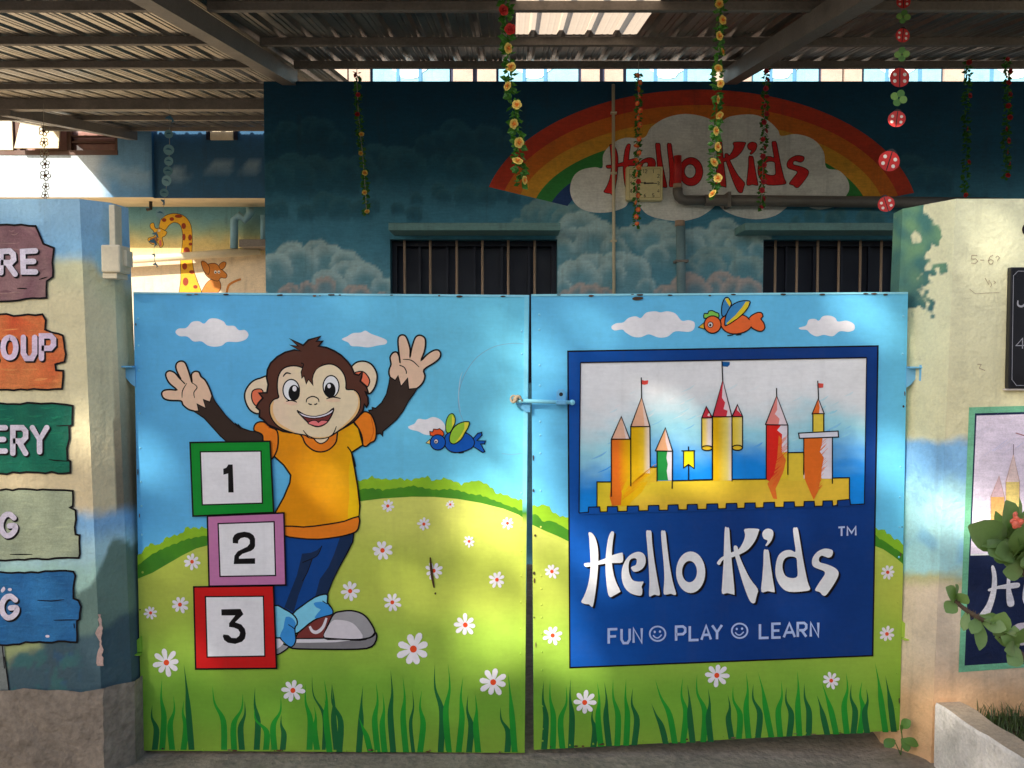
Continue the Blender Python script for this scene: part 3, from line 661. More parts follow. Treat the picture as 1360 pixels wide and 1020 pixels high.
# windows with bars and hoods
for i, w in enumerate(win):
    x0, x1, z1 = w[0].x, w[1].x, w[0].z
    wo_ = mesh('window', [(x0, WY + .16, zl), (x1, WY + .16, zl), (x1, WY + .16, z1), (x0, WY + .16, z1)], [(0, 1, 2, 3)], M['shutter'], bld)
    mb = MB(); fw = .035
    mb.box((x0 + .002, WY + .09, zl + .002), (x0 + fw, WY + .14, z1 - .002)); mb.box((x1 - fw, WY + .09, zl + .002), (x1 - .002, WY + .14, z1 - .002)); mb.box((x0 + fw, WY + .09, z1 - fw), (x1 - fw, WY + .14, z1 - .002)); mb.box((x0 + fw, WY + .09, zl + .002), (x1 - fw, WY + .14, zl + fw))
    for k in range(1, 6): xx = x0 + (x1 - x0) * k / 6; mb.box((xx - .008, WY + .1, zl + fw), (xx + .008, WY + .13, z1 - fw))
    mb.build('frame', M['shutter'], wo_)
    bars = [555, 582, 609, 641, 676, 711] if i == 0 else [1033, 1062, 1090, 1118, 1147, 1175]
    if i == 0: bars = [536, 570.5, 606, 640.5, 675, 710.5]
    for bx in bars:
        q = U(bx, 340, WY); mb = MB(); mb.tube([(q.x, WY + .055, zl), (q.x, WY + .055, z1)], .009, 8); mb.build('bar', M['bar'], wo_, True)
    hz0, hz1 = z1 + .0, U(600, 297, WY - .22).z
    hx0, hx1 = (x0 - .02, x1 + .02)
    if i == 0: hx0, hx1 = U(517, 310, WY - .22).x, U(744, 310, WY - .22).x
    else: hx0, hx1 = U(987, 312, WY - .22).x, x1 + .05
    mb = MB(); mb.col = C(118, 158, 158); mb.box((hx0, WY - .26, U(600, 307, WY - .22).z), (hx1, WY + .001, hz1), .004); mb.build('hood', M['mural'], bld)
for x, z, sx in ((-1.5, 1.0, .1),): pass

# pipes, conduit, clock
pp = thing('drain_pipe', U(905, 388, WY - .06), 'grey plastic drain pipe turning right across the mural', 'pipe')
def tubepx(pts, r, y, n=12): return [U(a, b, y) for a, b in pts]
RYp = WY - .07
mb = MB(); mb.tube(tubepx([(900, 207), (900, 245)], 0, RYp), .026, 14); mb.build('red_painted_stub', mat('red_pipe_paint', C(205, 45, 45), rough=.5), pp, True)
mb = MB(); mb.tube(tubepx([(900, 244), (900, 250)], 0, RYp), .03, 14); mb.build('pale_collar', M['bar'], pp, True); mb = MB(); mb.tube(tubepx([(914, 266), (919, 266)], 0, RYp), .031, 14); mb.build('pale_collar', M['bar'], pp, True)
mb = MB(); mb.tube(tubepx([(900, 250), (900, 256), (901.5, 261), (905, 264.5), (910, 266), (936, 266)], 0, RYp), .033, 14); mb.build('elbow', M['pvc'], pp, True)
mb = MB(); mb.tube(tubepx([(936, 266), (1330, 270)], 0, RYp), .038, 16); mb.build('horizontal_pipe', M['pvc'], pp, True)
mb = MB(); q = U(967, 266, RYp); mb.box((q.x - .01, RYp - .042, q.z - .05), (q.x + .01, WY, q.z + .05)); mb.build('clamp', M['steel'], pp)
q = U(905, 340, RYp)
mb = MB(); mb.tube([U(904, 300, RYp), U(905, 420, RYp)], .03, 14); mb.build('lower_pipe', mat('blue_pipe_paint', C(120, 150, 158), rough=.5, var=.2), pp, True)
mb = MB(); mb.tube([U(903, 293, RYp), U(903, 300.5, RYp)], .033, 14); mb.build('pipe_rim', M['bar'], pp, True)
mb = MB(); q = U(905, 347, RYp); mb.box((q.x - .042, RYp - .033, q.z - .008), (q.x + .042, WY, q.z + .008)); mb.build('clamp', M['steel'], pp)
cd = thing('wall_conduit', U(815, 388, WY), 'thin cream conduit running up the mural beside the clock', 'conduit')
mb = MB(); mb.tube([U(814.5, 112, WY - .02), U(815.5, 420, WY - .02)], .011, 8); mb.build('conduit_tube', M['cream'], cd, True)
for yy in (150, 230, 320):
    q = U(815, yy, WY - .02); mb = MB(); mb.box((q.x - .02, WY - .034, q.z - .006), (q.x + .02, WY - .002, q.z + .006)); mb.build('saddle_clip', M['cream'], cd)
ck = thing('wall_clock', U(856, 266, WY), 'square cream wall clock hanging over the red lettering', 'clock')
CYk = WY - .07
c0, c1 = U(832, 266, CYk), U(880.5, 221, CYk)
mb = MB(); mb.box((c0.x, CYk, c0.z), (c1.x, WY - .008, c1.z), .006); mb.build('case', M['clockface'], ck)
p = Paint((0, CYk - .0006, 0), WN); DK = C(80, 65, 45)
p.stroke([(836, 225), (877, 224), (877, 262), (836, 263)], .6, C(190, 170, 110), closed=True)
for hgt in range(1, 13):
    a = math.radians(hgt * 30 - 90); x, y = 856.5 + 18 * max(-1, min(1, 1.25 * math.cos(a))), 243.5 + 16 * max(-1, min(1, 1.25 * math.sin(a))); s = str(hgt)
    for j, ch in enumerate(s): glyph(p, ch, bq(x - 1.4 + (j - (len(s) - 1) / 2) * 3.4, y - 2.2, x + 1.2 + (j - (len(s) - 1) / 2) * 3.4, y + 2.2), .7, DK)
p.stroke([(846, 242.6), (873, 243.6)], 1.0, INK); p.stroke([(856.5, 243.5), (868, 243.2)], 1.8, INK); p.fill(ell(856.5, 243.2, 1.6, 1.6, 10), INK)
p.build('dial', M['attr'], ck)

# ------------------------------------------------------------------ rear building
rb = thing('rear_building', (-2, 10.8, 0), 'two storey pale blue rear building with overhanging upper floor behind the shed', 'building')
fzb = U(60, 262, RY).z; wzs = U(60, 202, RY).z
def fcol(px, py):
    c = mix(C(112, 160, 196), C(96, 146, 186), sstep(190, 262, py)); c = mix(c, C(200, 212, 218), sstep(152, 120, px + 10 * nz(px, py, .04))); c = mix(c, C(52, 96, 130), sstep(198, 206, px));  # pale mix at the left end paints in the fascia's burnt-out sunlight
    for cx, cy, r in ((148, 232, 20), (180, 240, 24), (290, 222, 18), (235, 235, 16), (335, 225, 14), (20, 240, 24)):
        d = math.hypot(px - cx, (py - cy) * 1.3) + 5 * nz(px, py, .08)
        c = mix(c, C(170, 196, 208), .5 * sstep(r, r * .75, d) * sstep(cy + r, cy - r * .6, py))
    return c
mb = MB()
def gridrect(x0, x1, z0, z1, y, cf, st=.06):
    nu = max(1, int((x1 - x0) / st)); nv = max(1, int((z1 - z0) / st)); n = len(mb.v)
    for j in range(nv + 1):
        for k in range(nu + 1): q = Vector((x0 + (x1 - x0) * k / nu, y, z0 + (z1 - z0) * j / nv)); mb.v.append(q); mb.c.append(cf(*proj(q)))
    mb.f += [(n + j * (nu + 1) + k, n + j * (nu + 1) + k + 1, n + (j + 1) * (nu + 1) + k + 1, n + (j + 1) * (nu + 1) + k) for j in range(nv) for k in range(nu)]
xr = U(202, 230, RY).x
wl0, wl1 = U(-60, 180, RY).x, U(156, 180, RY).x
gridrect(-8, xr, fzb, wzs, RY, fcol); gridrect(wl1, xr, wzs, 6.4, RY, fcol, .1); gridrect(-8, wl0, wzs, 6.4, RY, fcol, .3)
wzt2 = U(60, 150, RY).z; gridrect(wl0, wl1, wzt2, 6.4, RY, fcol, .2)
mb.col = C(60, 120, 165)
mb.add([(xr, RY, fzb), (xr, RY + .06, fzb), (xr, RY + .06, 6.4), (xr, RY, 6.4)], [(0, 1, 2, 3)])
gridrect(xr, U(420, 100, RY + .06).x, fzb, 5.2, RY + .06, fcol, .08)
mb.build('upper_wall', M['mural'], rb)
mb = MB(); LY2 = 11.1
mb.add([(-8, RY, fzb), (xr, RY, fzb), (xr, LY2, fzb), (-8, LY2, fzb)], [(0, 3, 2, 1)]); mb.add([(xr, RY + .06, fzb), (wx0 + 1.2, RY + .06, fzb), (wx0 + 1.2, LY2, fzb), (xr, LY2, fzb)], [(0, 3, 2, 1)])
mb.build('soffit', M['ivory'], rb)
def lcol(px, py):
    w = 6 * nz(px, py, .05)
    c = mix(C(110, 165, 185), C(150, 178, 150), sstep(285, 312, py + w)); c = mix(c, C(225, 205, 140), sstep(305, 325, py + w)); c = mix(c, C(236, 216, 186), sstep(330, 345, py)); return c
mb = MB(); gridrect(-8, wx0 + .6, -.05, fzb, LY2, lcol, .07); mb.build('lower_wall', M['mural'], rb)
mb = MB(); mb.box((-8, RY + .2, 6.4), (9, 13, 6.5)); mb.box((-8, LY2 + .01, -.05), (9, 13, fzb)); mb.build('core', M['ivory'], rb)
# upper wall seen through the slot above the painted wall
gap = [(420, 462, 'b'), (462, 464, 'd'), (464, 492, 'b'), (492, 495, 'd'), (495, 597, 's'), (597, 602, 'd'), (602, 628, 'b'), (628, 634, 'd'), (634, 659, 'b'), (659, 662, 'd'), (662, 768, 's'), (768, 772, 'd'), (772, 796, 'b'), (796, 803, 'd'), (803, 827, 'b'), (827, 832, 'd'), (832, 945, 's'), (945, 949, 'd'), (949, 970, 'b'), (970, 975, 'd'), (975, 997, 'b'), (997, 1087, 's'), (1087, 1091, 'd'), (1091, 1117, 'b'), (1117, 1120, 'd'), (1120, 1143, 'b'), (1143, 1148, 'd'), (1148, 1250, 's'), (1250, 1253, 'd'), (1253, 1278, 'b'), (1278, 1281, 'd'), (1281, 1420, 's')]
for x0, x1, k in gap:
    a, b = U(x0, 100, RY + .14).x, U(x1, 100, RY + .14).x; mb = MB(); mb.col = {'b': C(190, 170, 155), 'd': C(50, 55, 80), 's': C(150, 205, 225)}[k]
    mb.box((a, RY + {'b': .1, 'd': .16, 's': .14}[k], 4.0), (b, RY + .3, 6.4)); o_ = mb.build({'b': 'pilaster', 'd': 'joint', 's': 'painted_panel'}[k], M['mural'], rb)
    if k == 's' and x1 - x0 > 60:
        rg = random.Random(x0); mb = MB(); mb.col = C(96, 150, 190)
        for t in (.3 + rg.uniform(-.08, .08), .68 + rg.uniform(-.1, .1)): xm = a + (b - a) * t; mb.box((xm - .02, RY + .128, 4.0), (xm + .02, RY + .1395, 6.4))
        mb.build('mullion', M['mural'], o_); xm = a + (b - a) * rg.uniform(.4, .55); mb = MB(); mb.col = C(232, 236, 236)
        mb.prism([(xm + .2 * math.cos(t) * (1 + .3 * math.sin(3 * t)), RY + .132, 4.86 + .1 * math.sin(t)) for t in [2 * math.pi * q / 18 for q in range(18)]], (0, .006, 0)); mb.build('painted_cloud', M['mural'], o_)
mb = MB(); mb.col = C(190, 170, 155); mb.box((U(420, 100, RY).x, RY + .145, 3.3), (9, RY + .3, 4.0)); mb.build('parapet', M['mural'], rb)
# rear windows at top left
wdw = mesh('window', [(wl0, RY + .09, wzs), (wl1, RY + .09, wzs), (wl1, RY + .09, wzt2), (wl0, RY + .09, wzt2)], [(0, 1, 2, 3)], M['glass'], rb)
mb = MB()
for px in (-58, 22, 90, 154):
    q = U(px, 180, RY).x; mb.box((q - .025, RY + .02, wzs), (q + .025, RY + .085, wzt2))
mb.box((wl0, RY - .01, wzs - .035), (wl1, RY + .085, wzs + .02)); mb.build('frame', M['wood'], wdw)
mb = MB()
for z in (188, 180): q = U(120, z, RY).z; mb.box((U(93, 180, RY).x, RY + .03, q - .008), (U(152, 180, RY).x, RY + .07, q + .008))
mb.build('glazing_bar', M['wood'], wdw)
for a, b, t in ((26, 84, .12), (-40, 18, .02)):
    x0, x1 = U(a, 180, RY).x, U(b, 180, RY).x; mb = MB(); mb.prism([(x0, RY - t, wzs + .02), (x1, RY - t, wzs + .02), (x1 - .02, RY + .0, wzt2), (x0 + .04, RY + .0, wzt2)], (0, .02, 0)); mb.build('shutter', M['ivory'], wdw)
sw = U(280, 186, RY + .05); sw2 = U(310, 172, RY + .05)
mb = MB(); mb.box((sw.x, RY + .03, sw.z), (sw2.x, RY + .0585, sw2.z)); mb.build('window', M['ivory'], rb)
mb = MB(); mb.box((sw.x - .05, RY + .03, sw.z), (sw.x - .012, RY + .0585, sw2.z)); mb.box((sw2.x + .012, RY + .03, sw.z), (sw2.x + .05, RY + .0585, sw2.z)); mb.build('window_frame', M['shutter'], rb)
# painted giraffe and little animal
VZ = Zf(130, 140, 3.922)
p = Paint((0, LY2 - .001, 0), WN, eps=1.5e-4); YL = C(228, 175, 50); SPT = C(150, 62, 40)
p.shape(VZ((430, 1000), (432, 900), (430, 800), (440, 720), (440, 660), (425, 620), (395, 610), (370, 625), (350, 650), (320, 640), (325, 600), (360, 570), (410, 563), (455, 580), (485, 625), (492, 700), (490, 780), (500, 860), (520, 920), (540, 1000)), YL, 3, .7)
for x, y, a, b in ((420, 577, 20, 9), (385, 592, 12, 10), (447, 628, 12, 16), (448, 686, 9, 18), (480, 688, 10, 16), (483, 722, 10, 8), (462, 760, 17, 22), (452, 838, 13, 18), (490, 868, 15, 10), (457, 918, 15, 22), (508, 945, 12, 10), (345, 597, 12, 10)): p.fill(ell(*VZ(x, y), a / 3.9, b / 3.9, 12), SPT, keep=True)
p.lv += 1
p.shape(VZ((272, 620), (290, 612), (300, 640), (325, 640), (345, 650), (360, 660), (350, 680), (335, 690), (342, 725), (325, 740), (310, 715), (285, 725), (262, 705), (265, 690), (295, 680), (290, 655), (275, 640)), YL, 3, .7)
p.fill(VZ((268, 695), (300, 685), (318, 700), (300, 720), (275, 715)), C(150, 100, 60)); p.fill(VZ((318, 705), (330, 700), (332, 730), (322, 735)), C(215, 110, 100)); p.fill(ell(*VZ(318, 652), 2, 1.6, 10), C(230, 225, 210))
p.build('painted_giraffe', M['mural'], rb)
p = Paint((0, LY2 - .001, 0), WN, eps=1.5e-4); OR = C(205, 130, 60)
p.shape(VZ((545, 960), (575, 915), (620, 900), (640, 930), (635, 965), (600, 985), (540, 985)), OR, 3, .7)
p.shape(VZ((555, 835), (610, 822), (640, 850), (672, 880), (665, 900), (640, 898), (625, 915), (590, 905), (560, 880)), OR, 3, .7); p.shape(VZ((538, 815), (560, 815), (582, 845), (575, 880), (550, 860)), OR, 3, .7); p.shape(VZ((630, 835), (650, 815), (668, 820), (660, 845), (642, 855)), OR, 3, .7)
p.stroke(VZ((670, 985), (680, 940), (710, 918), (745, 905)), 3, OR, 3)
for x in (612, 630): p.fill(ell(*VZ(x, 868), 1.8, 2.2, 10), C(235, 230, 220), keep=True)
p.lv += 1
for x in (613, 631): p.fill(ell(*VZ(x, 870), .9, 1.1, 8), INK, keep=True)
p.build('painted_animal', M['mural'], rb)
# plumbing on the rear wall
dp = thing('plumbing_pipe', U(300, 345, LY2 - .17), 'cream and blue plumbing pipes on the rear wall beside the giraffe', 'pipe')
pb = mat('pale_blue_pipe', C(120, 165, 185), rough=.5, var=.15)
mb = MB(); mb.tube([U(140, 347, LY2 - .17), U(250, 340, LY2 - .17), U(345, 333, LY2 - .17)], .05, 12); mb.build('long_pipe', M['cream'], dp, True)
mb = MB(); mb.tube([U(311, 330, LY2 - .17), U(311, 292, LY2 - .17), U(318, 286, LY2 - .17), U(325, 292, LY2 - .17), U(332, 284, LY2 - .17), U(332, 276, LY2 - .17)], .05, 12); mb.build('trap', pb, dp, True)
mb = MB(); mb.tube([U(350, 325, LY2 - .17), U(350, 286, LY2 - .17)], .04, 12); mb.build('riser', pb, dp, True)
a, b = U(318, 328, LY2 - .4), U(356, 318, LY2 - .4); mb = MB(); mb.box((a.x, LY2 - .42, a.z), (b.x, LY2 - .01, b.z), .005); mb.build('shelf', M['steel'], dp)
mb = MB(); q = U(200, 262, RY + .3); mb.tube([(q.x, RY + .3, fzb), (q.x, RY + .3, fzb - .09), (q.x - .05, RY + .3, fzb - .1)], .022, 8)
hk = thing('ceiling_spout', (q.x, RY + .3, fzb), 'small black spout under the rear building soffit', 'spout'); mb.build('spout', M['black'], hk, True)

# ------------------------------------------------------------------ shed roof
def rz(y): return CAMZ + .974 + .159 * y               # purlin centre line
roof = thing('shed_roof', (0, 5, 3.2), 'corrugated metal shed roof on steel purlins over the gate yard', 'roof')
SHZ = .016
def sheet(x0, x1, y0, y1, m, name, lift=0):
    xs = []; pitch = .1575; k = math.floor(x0 / pitch)
    while k * pitch < x1:
        for dx, h in ((0, 0), (.026, 0), (.03, .004), (.036, .004), (.04, 0), (.058, 0), (.062, .004), (.068, .004), (.072, 0), (.092, 0), (.107, .024), (.13, .024), (.145, 0)):
            if m is M['fibre'] and h == .004: h = .0005
            x = k * pitch + dx
            if x0 <= x <= x1: xs.append((x, h))
        k += 1
    if xs[0][0] > x0: xs.insert(0, (x0, xs[0][1]))
    if xs[-1][0] < x1: xs.append((x1, xs[-1][1]))
    ys = [y0 + (y1 - y0) * j / 6 for j in range(7)]; v = []
    for y in ys:
        for x, h in xs: v.append((x, y, rz(y) + SHZ + h + lift + .002 * nz(x * 2, y * 2, 1)))
    n = len(xs); f = [(j * n + i, j * n + i + 1, (j + 1) * n + i + 1, (j + 1) * n + i) for j in range(6) for i in range(n - 1)]
    return mesh(name, v, f, m, roof)
Y0 = 3.0
lx0 = -5.5
def vary(i): return 0.0015 * (i % 2)
w = 1.05; i = 0; x = lx0
while x < -1.3: sheet(x, min(x + w + .04, -1.24), Y0, 10.395, M['sheet'], 'roof_sheet', vary(i)); x += w; i += 1
x = -1.24
for x0, x1 in ((-1.31, -.6), (-.62, .02), (.70, 1.5), (1.48, 2.5), (2.48, 3.5), (3.48, 4.5), (4.48, 5.5)): sheet(x0, x1, Y0, 5.92, M['sheet'], 'roof_sheet', vary(i)); i += 1
sheet(0.0, .72, 4.9, 5.92, M['sheet'], 'roof_sheet', .003)
sheet(0.0, .72, Y0, 4.93, M['fibre'], 'skylight_sheet', .0045)['label'] = 'pale translucent skylight sheet'
def purlin(x0, x1, y, h=.03, wd=.035, dz=-.012, nm='purlin'):
    mb = MB(); z = rz(y) + dz; mb.box((x0, y - wd / 2, z - h / 2 - .004), (x1, y + wd / 2, rz(y) + SHZ - .002), .003); mb.build(nm, M['steel'], roof)
for y in (3.28, 4.13, 4.98, 5.75): purlin(-1.44, 5.5, y)
for y in (3.28, 4.13, 4.95, 5.75, 6.75, 9.0, 10.15): purlin(lx0, -1.56, y)
purlin(lx0, -1.56, 7.72, .085, .08, -.03, 'tie_beam')
for xr_, y1 in ((-1.5, 5.9), (1.46, 5.82)):
    mb = MB(); hw, hd = .045, .1
    pts = [(xr_ - hw, Y0 + .1), (xr_ + hw, Y0 + .1)]
    ya, yb = Y0 + .05, y1; za, zb_ = rz(ya) - .026, rz(yb) - .026
    mb.add([(xr_ - hw, ya, za - hd), (xr_ + hw, ya, za - hd), (xr_ + hw, yb, zb_ - hd), (xr_ - hw, yb, zb_ - hd), (xr_ - hw, ya, za), (xr_ + hw, ya, za), (xr_ + hw, yb, zb_), (xr_ - hw, yb, zb_)],
           [(0, 3, 2, 1), (4, 5, 6, 7), (0, 1, 5, 4), (2, 3, 7, 6), (0, 4, 7, 3), (1, 2, 6, 5)]); mb.build('rafter', M['steel'], roof)
for xr_, ya, yb in ((-4.5, 7.7, 10.3),):
    za, zb_ = rz(ya) - .026, rz(yb) - .026; mb = MB(); hw, hd = .05, .1
    mb.add([(xr_ - hw, ya, za - hd), (xr_ + hw, ya, za - hd), (xr_ + hw, yb, zb_ - hd), (xr_ - hw, yb, zb_ - hd), (xr_ - hw, ya, za), (xr_ + hw, ya, za), (xr_ + hw, yb, zb_), (xr_ - hw, yb, zb_)],
           [(0, 3, 2, 1), (4, 5, 6, 7), (0, 1, 5, 4), (2, 3, 7, 6), (0, 4, 7, 3), (1, 2, 6, 5)]); mb.build('rafter', M['steel'], roof)
for xp in (-5.3, -3.2, 4.6):                             # posts that carry the roof, off to the sides
    mb = MB(); mb.tube([(xp, 3.6, 0), (xp, 3.6, rz(3.6) - .02)], .05, 12); mb.build('post', M['steel'], roof, True)
# ------------------------------------------------------------------ gate leaves
GLx = [(177, 388), (703, 392), (697, 1000), (188, 997)]
GRx = [(705.5, 391), (1206, 388), (1195, 970), (709, 996)]
SKY0, SKY1 = PC(94, 168, 220), PC(108, 188, 234)
def hillcol(px, py):
    c = mix(PC(196, 198, 104), PC(168, 180, 82), sstep(660, 760, py)); c = mix(c, PC(142, 172, 72), sstep(780, 860, py)); c = mix(c, PC(108, 152, 58), sstep(850, 930, py)); c = mix(c, PC(118, 150, 60), sstep(940, 1000, py)); return c
def leaf(name, q, label, t=(0, 0)):
    P = [U(a, b, GY) for a, b in q]; root = thing(name, ((P[2].x + P[3].x) / 2, GY, min(P[2].z, P[3].z)), label, 'gate')
    mb = MB(); nu, nv = 24, 30
    for j in range(nv + 1):
        for i in range(nu + 1):
            u, w = i / nu, j / nv; p = (P[3] * (1 - u) + P[2] * u) * (1 - w) + (P[0] * (1 - u) + P[1] * u) * w
            px, py = proj(p); mb.v.append(p); mb.c.append(hillcol(px, py) if py > 800 else mix(SKY0, SKY1, sstep(250, 720, px) if px < 704 else .35 + .3 * sstep(1130, 1206, px)))
    mb.f = [(j * (nu + 1) + i, j * (nu + 1) + i + 1, (j + 1) * (nu + 1) + i + 1, (j + 1) * (nu + 1) + i) for j in range(nv) for i in range(nu)]
    n = len(mb.v); mb.v += P + [p + Vector((0, .038, 0)) for p in P]; mb.c += [SKY0, SKY0, PC(130, 175, 75), PC(130, 175, 75)] * 2
    mb.f += [(n, n + 1, n + 5, n + 4), (n + 1, n + 2, n + 6, n + 5), (n + 2, n + 3, n + 7, n + 6), (n + 3, n, n + 4, n + 7), (n + 4, n + 5, n + 6, n + 7)]
    mb.build('sheet_panel', M['enamel'], root)
    return root, P
gl, PL = leaf('gate_leaf', GLx, 'left gate leaf painted with a waving cartoon monkey and number blocks')
gr, PR = leaf('gate_leaf', GRx, 'right gate leaf painted with a blue castle logo panel')
GN = (0, -1, 0)
LVL = lambda k: (0, GY - .0004 - .0008 * k, 0)
DZ, HZ, EZ, BZ, CZ, AZ = Zf(170, 570, 3.092), Zf(470, 620, 3.924), Zf(340, 640, 4.25), Zf(170, 380, 4.25), Zf(400, 420, 3.923), Zf(340, 440, 5.667)
FZ, GZ2, IZ, JZ, MZ, NZ = Zf(170, 840, 4.857), Zf(430, 820, 4.121), Zf(670, 380, 4.25), Zf(920, 380, 4.25), Zf(700, 800, 4.637), Zf(950, 800, 4.636)
def hill(root, top, xr0, xr1, bl, br):
    """rows of coloured quads under the crest"""
    p = Paint(LVL(0), GN); xs = [top[0][0] + (top[-1][0] - top[0][0]) * i / 60 for i in range(61)]
    def ty(x):
        for a, b in zip(top[:-1], top[1:]):
            if a[0] <= x <= b[0]: return a[1] + (b[1] - a[1]) * (x - a[0]) / (b[0] - a[0])
        return top[-1][1]
    nv = 34; n = len(p.v)
    for j in range(nv + 1):
        for x in xs:
            u = (x - xs[0]) / (xs[-1] - xs[0]); y1 = bl[1] + (br[1] - bl[1]) * u; xb = bl[0] + (br[0] - bl[0]) * u
            t = j / nv; yy = ty(x) * (1 - t) + y1 * t; tt = (yy - 390) / 610
            # edges of the leaf lean inwards downwards
            xx = x * (1 - t) + xb * t
            p.v.append(p.w((xx, yy))); p.c.append(hillcol(xx, yy + 18 * nz(xx, yy, .015)))
    m = 61; p.f += [(n + j * m + i, n + j * m + i + 1, n + (j + 1) * m + i + 1, n + (j + 1) * m + i) for j in range(nv) for i in range(m - 1)]
    p.build('painted_hill', M['enamel'], root)
crest = [(183.4, 768)] + DZ((100, 590), (160, 555), (220, 520), (280, 490), (325, 478)) + [(330, 695), (400, 672)] + HZ((35, 180), (150, 165), (300, 156), (420, 157), (540, 167), (660, 188), (780, 218), (860, 250)) + [(699.2, 691)]
hill(gl, crest, 0, 0, (188.3, 996.6), (696.8, 999.6))
crestR = [(707.0, 697)] + HZ((1000, 335), (1060, 360), (1118, 388)) + [(900, 775), (1100, 735)] + LZf((1028, 580), (1080, 600), (1140, 640)) + [(1199.5, 749)]
hill(gr, crestR, 0, 0, (709.3, 995.6), (1194.7, 969.8))
def bushes(root, top, mid, crest, sd):
    p = Paint(LVL(0), GN, lv=2)
    def bumpy(pts, amp):
        out = []
        for a, b in zip(pts[:-1], pts[1:]):
            n = max(2, int(math.hypot(b[0] - a[0], b[1] - a[1]) / 3))
            for k in range(n): t = k / n; x = a[0] + (b[0] - a[0]) * t; y = a[1] + (b[1] - a[1]) * t; out.append((x, y - amp * abs(math.sin(x * .33 + sd)) + amp * .7 * nz(x, y, .2, sd)))
        return out + [pts[-1]]
    lo = [(x, y + 4) for x, y in reversed(crest)]
    p.fill(bumpy(top, 2.5) + lo, lambda x, y: PC(132 + 16 * nz(x, y, .05), 172 + 12 * nz(x, y, .05), 52)); p.fill(bumpy(mid, 1.6) + lo, lambda x, y: PC(66 + 14 * nz(x, y, .07), 122 + 16 * nz(x, y, .07), 40))
    lo2 = list(crest); p.fill(lo2 + [(x, y + 5) for x, y in reversed(crest)], lambda x, y: hillcol(x, y + 10))
    p.build('painted_bushes', M['enamel'], root)
cl = [(183.2, 768.5)] + DZ((100, 590), (160, 555), (220, 520), (280, 490), (325, 478))
bushes(gl, [(182.5, 740)] + DZ((70, 495), (90, 475), (130, 480), (150, 455), (190, 440), (225, 430), (235, 408), (280, 410), (325, 408)), [(183, 752)] + DZ((100, 515), (150, 490), (200, 470), (240, 455), (290, 445), (325, 440)), cl, 1)
cr_ = HZ((20, 181), (150, 165), (300, 156), (420, 157), (540, 167), (660, 188), (780, 218), (860, 250)) + [(699.2, 691)]
bushes(gl, HZ((20, 78), (60, 70), (95, 55), (130, 70), (180, 72), (240, 70), (300, 75), (340, 65), (385, 55), (405, 80), (430, 75), (480, 65), (520, 80), (560, 95), (600, 85), (650, 80), (690, 95), (720, 115), (740, 145), (790, 150), (830, 170), (870, 175)) + [(699.6, 671)], HZ((20, 122), (100, 115), (150, 125), (220, 115), (310, 102), (370, 115), (430, 125), (500, 120), (560, 130), (600, 145), (660, 150), (720, 175), (800, 205), (860, 225)) + [(699.4, 682)], cr_, 2)
bushes(gr, [(707.2, 673)] + HZ((990, 205), (1020, 215), (1040, 245), (1075, 265), (1130, 272)), [(707.2, 684)] + HZ((960, 255), (980, 290), (1030, 285), (1080, 310), (1130, 340)), [(707.1, 697)] + HZ((1000, 335), (1060, 360), (1130, 394)), 3)
bushes(gr, LZf((1010, 465), (1050, 485), (1090, 490), (1115, 515), (1150, 545), (1180, 550)) + [(1199.8, 724)], LZf((1010, 505), (1070, 545), (1110, 570), (1150, 600)) + [(1199.6, 736)], LZf((1010, 572), (1080, 600), (1140, 640)) + [(1199.4, 749)], 4)

WHP = PC(220, 212, 222)
CLOUDS = [(gl, BZ, [(268, 260), (285, 240), (330, 235), (360, 203), (400, 198), (430, 212), (460, 185), (500, 183), (540, 200), (558, 222), (600, 225), (625, 248), (660, 248), (680, 272), (665, 300), (620, 315), (560, 315), (530, 335), (490, 342), (450, 335), (415, 312), (370, 312), (335, 285), (290, 282)]),
          (gl, CZ, [(212, 120), (240, 105), (270, 88), (310, 85), (335, 75), (365, 92), (410, 108), (445, 125), (440, 145), (400, 152), (350, 162), (300, 157), (262, 155), (245, 137)]),
          (gl, CZ, [(558, 575), (590, 560), (610, 535), (650, 538), (685, 525), (720, 535), (745, 560), (750, 590), (720, 615), (650, 618), (610, 600), (570, 590)]),
          (gr, IZ, [(603, 230), (630, 210), (670, 205), (700, 180), (740, 170), (770, 180), (800, 150), (850, 142), (880, 148), (920, 142), (965, 155), (1000, 195), (1040, 192), (1072, 205), (1070, 240), (1040, 258), (965, 255), (920, 285), (870, 290), (815, 272), (770, 288), (725, 285), (685, 262), (665, 245), (620, 250)]),
          (gr, JZ, [(600, 235), (640, 222), (655, 190), (690, 185), (712, 195), (735, 170), (775, 167), (805, 180), (820, 200), (870, 195), (910, 215), (912, 245), (880, 258), (830, 255), (790, 283), (740, 275), (700, 284), (665, 268), (645, 248), (610, 245)])]
for r_, z, pts in CLOUDS:
    p = Paint(LVL(0), GN); p.fill(z(pts), WHP, 4); p.build('painted_cloud', M['enamel'], r_)

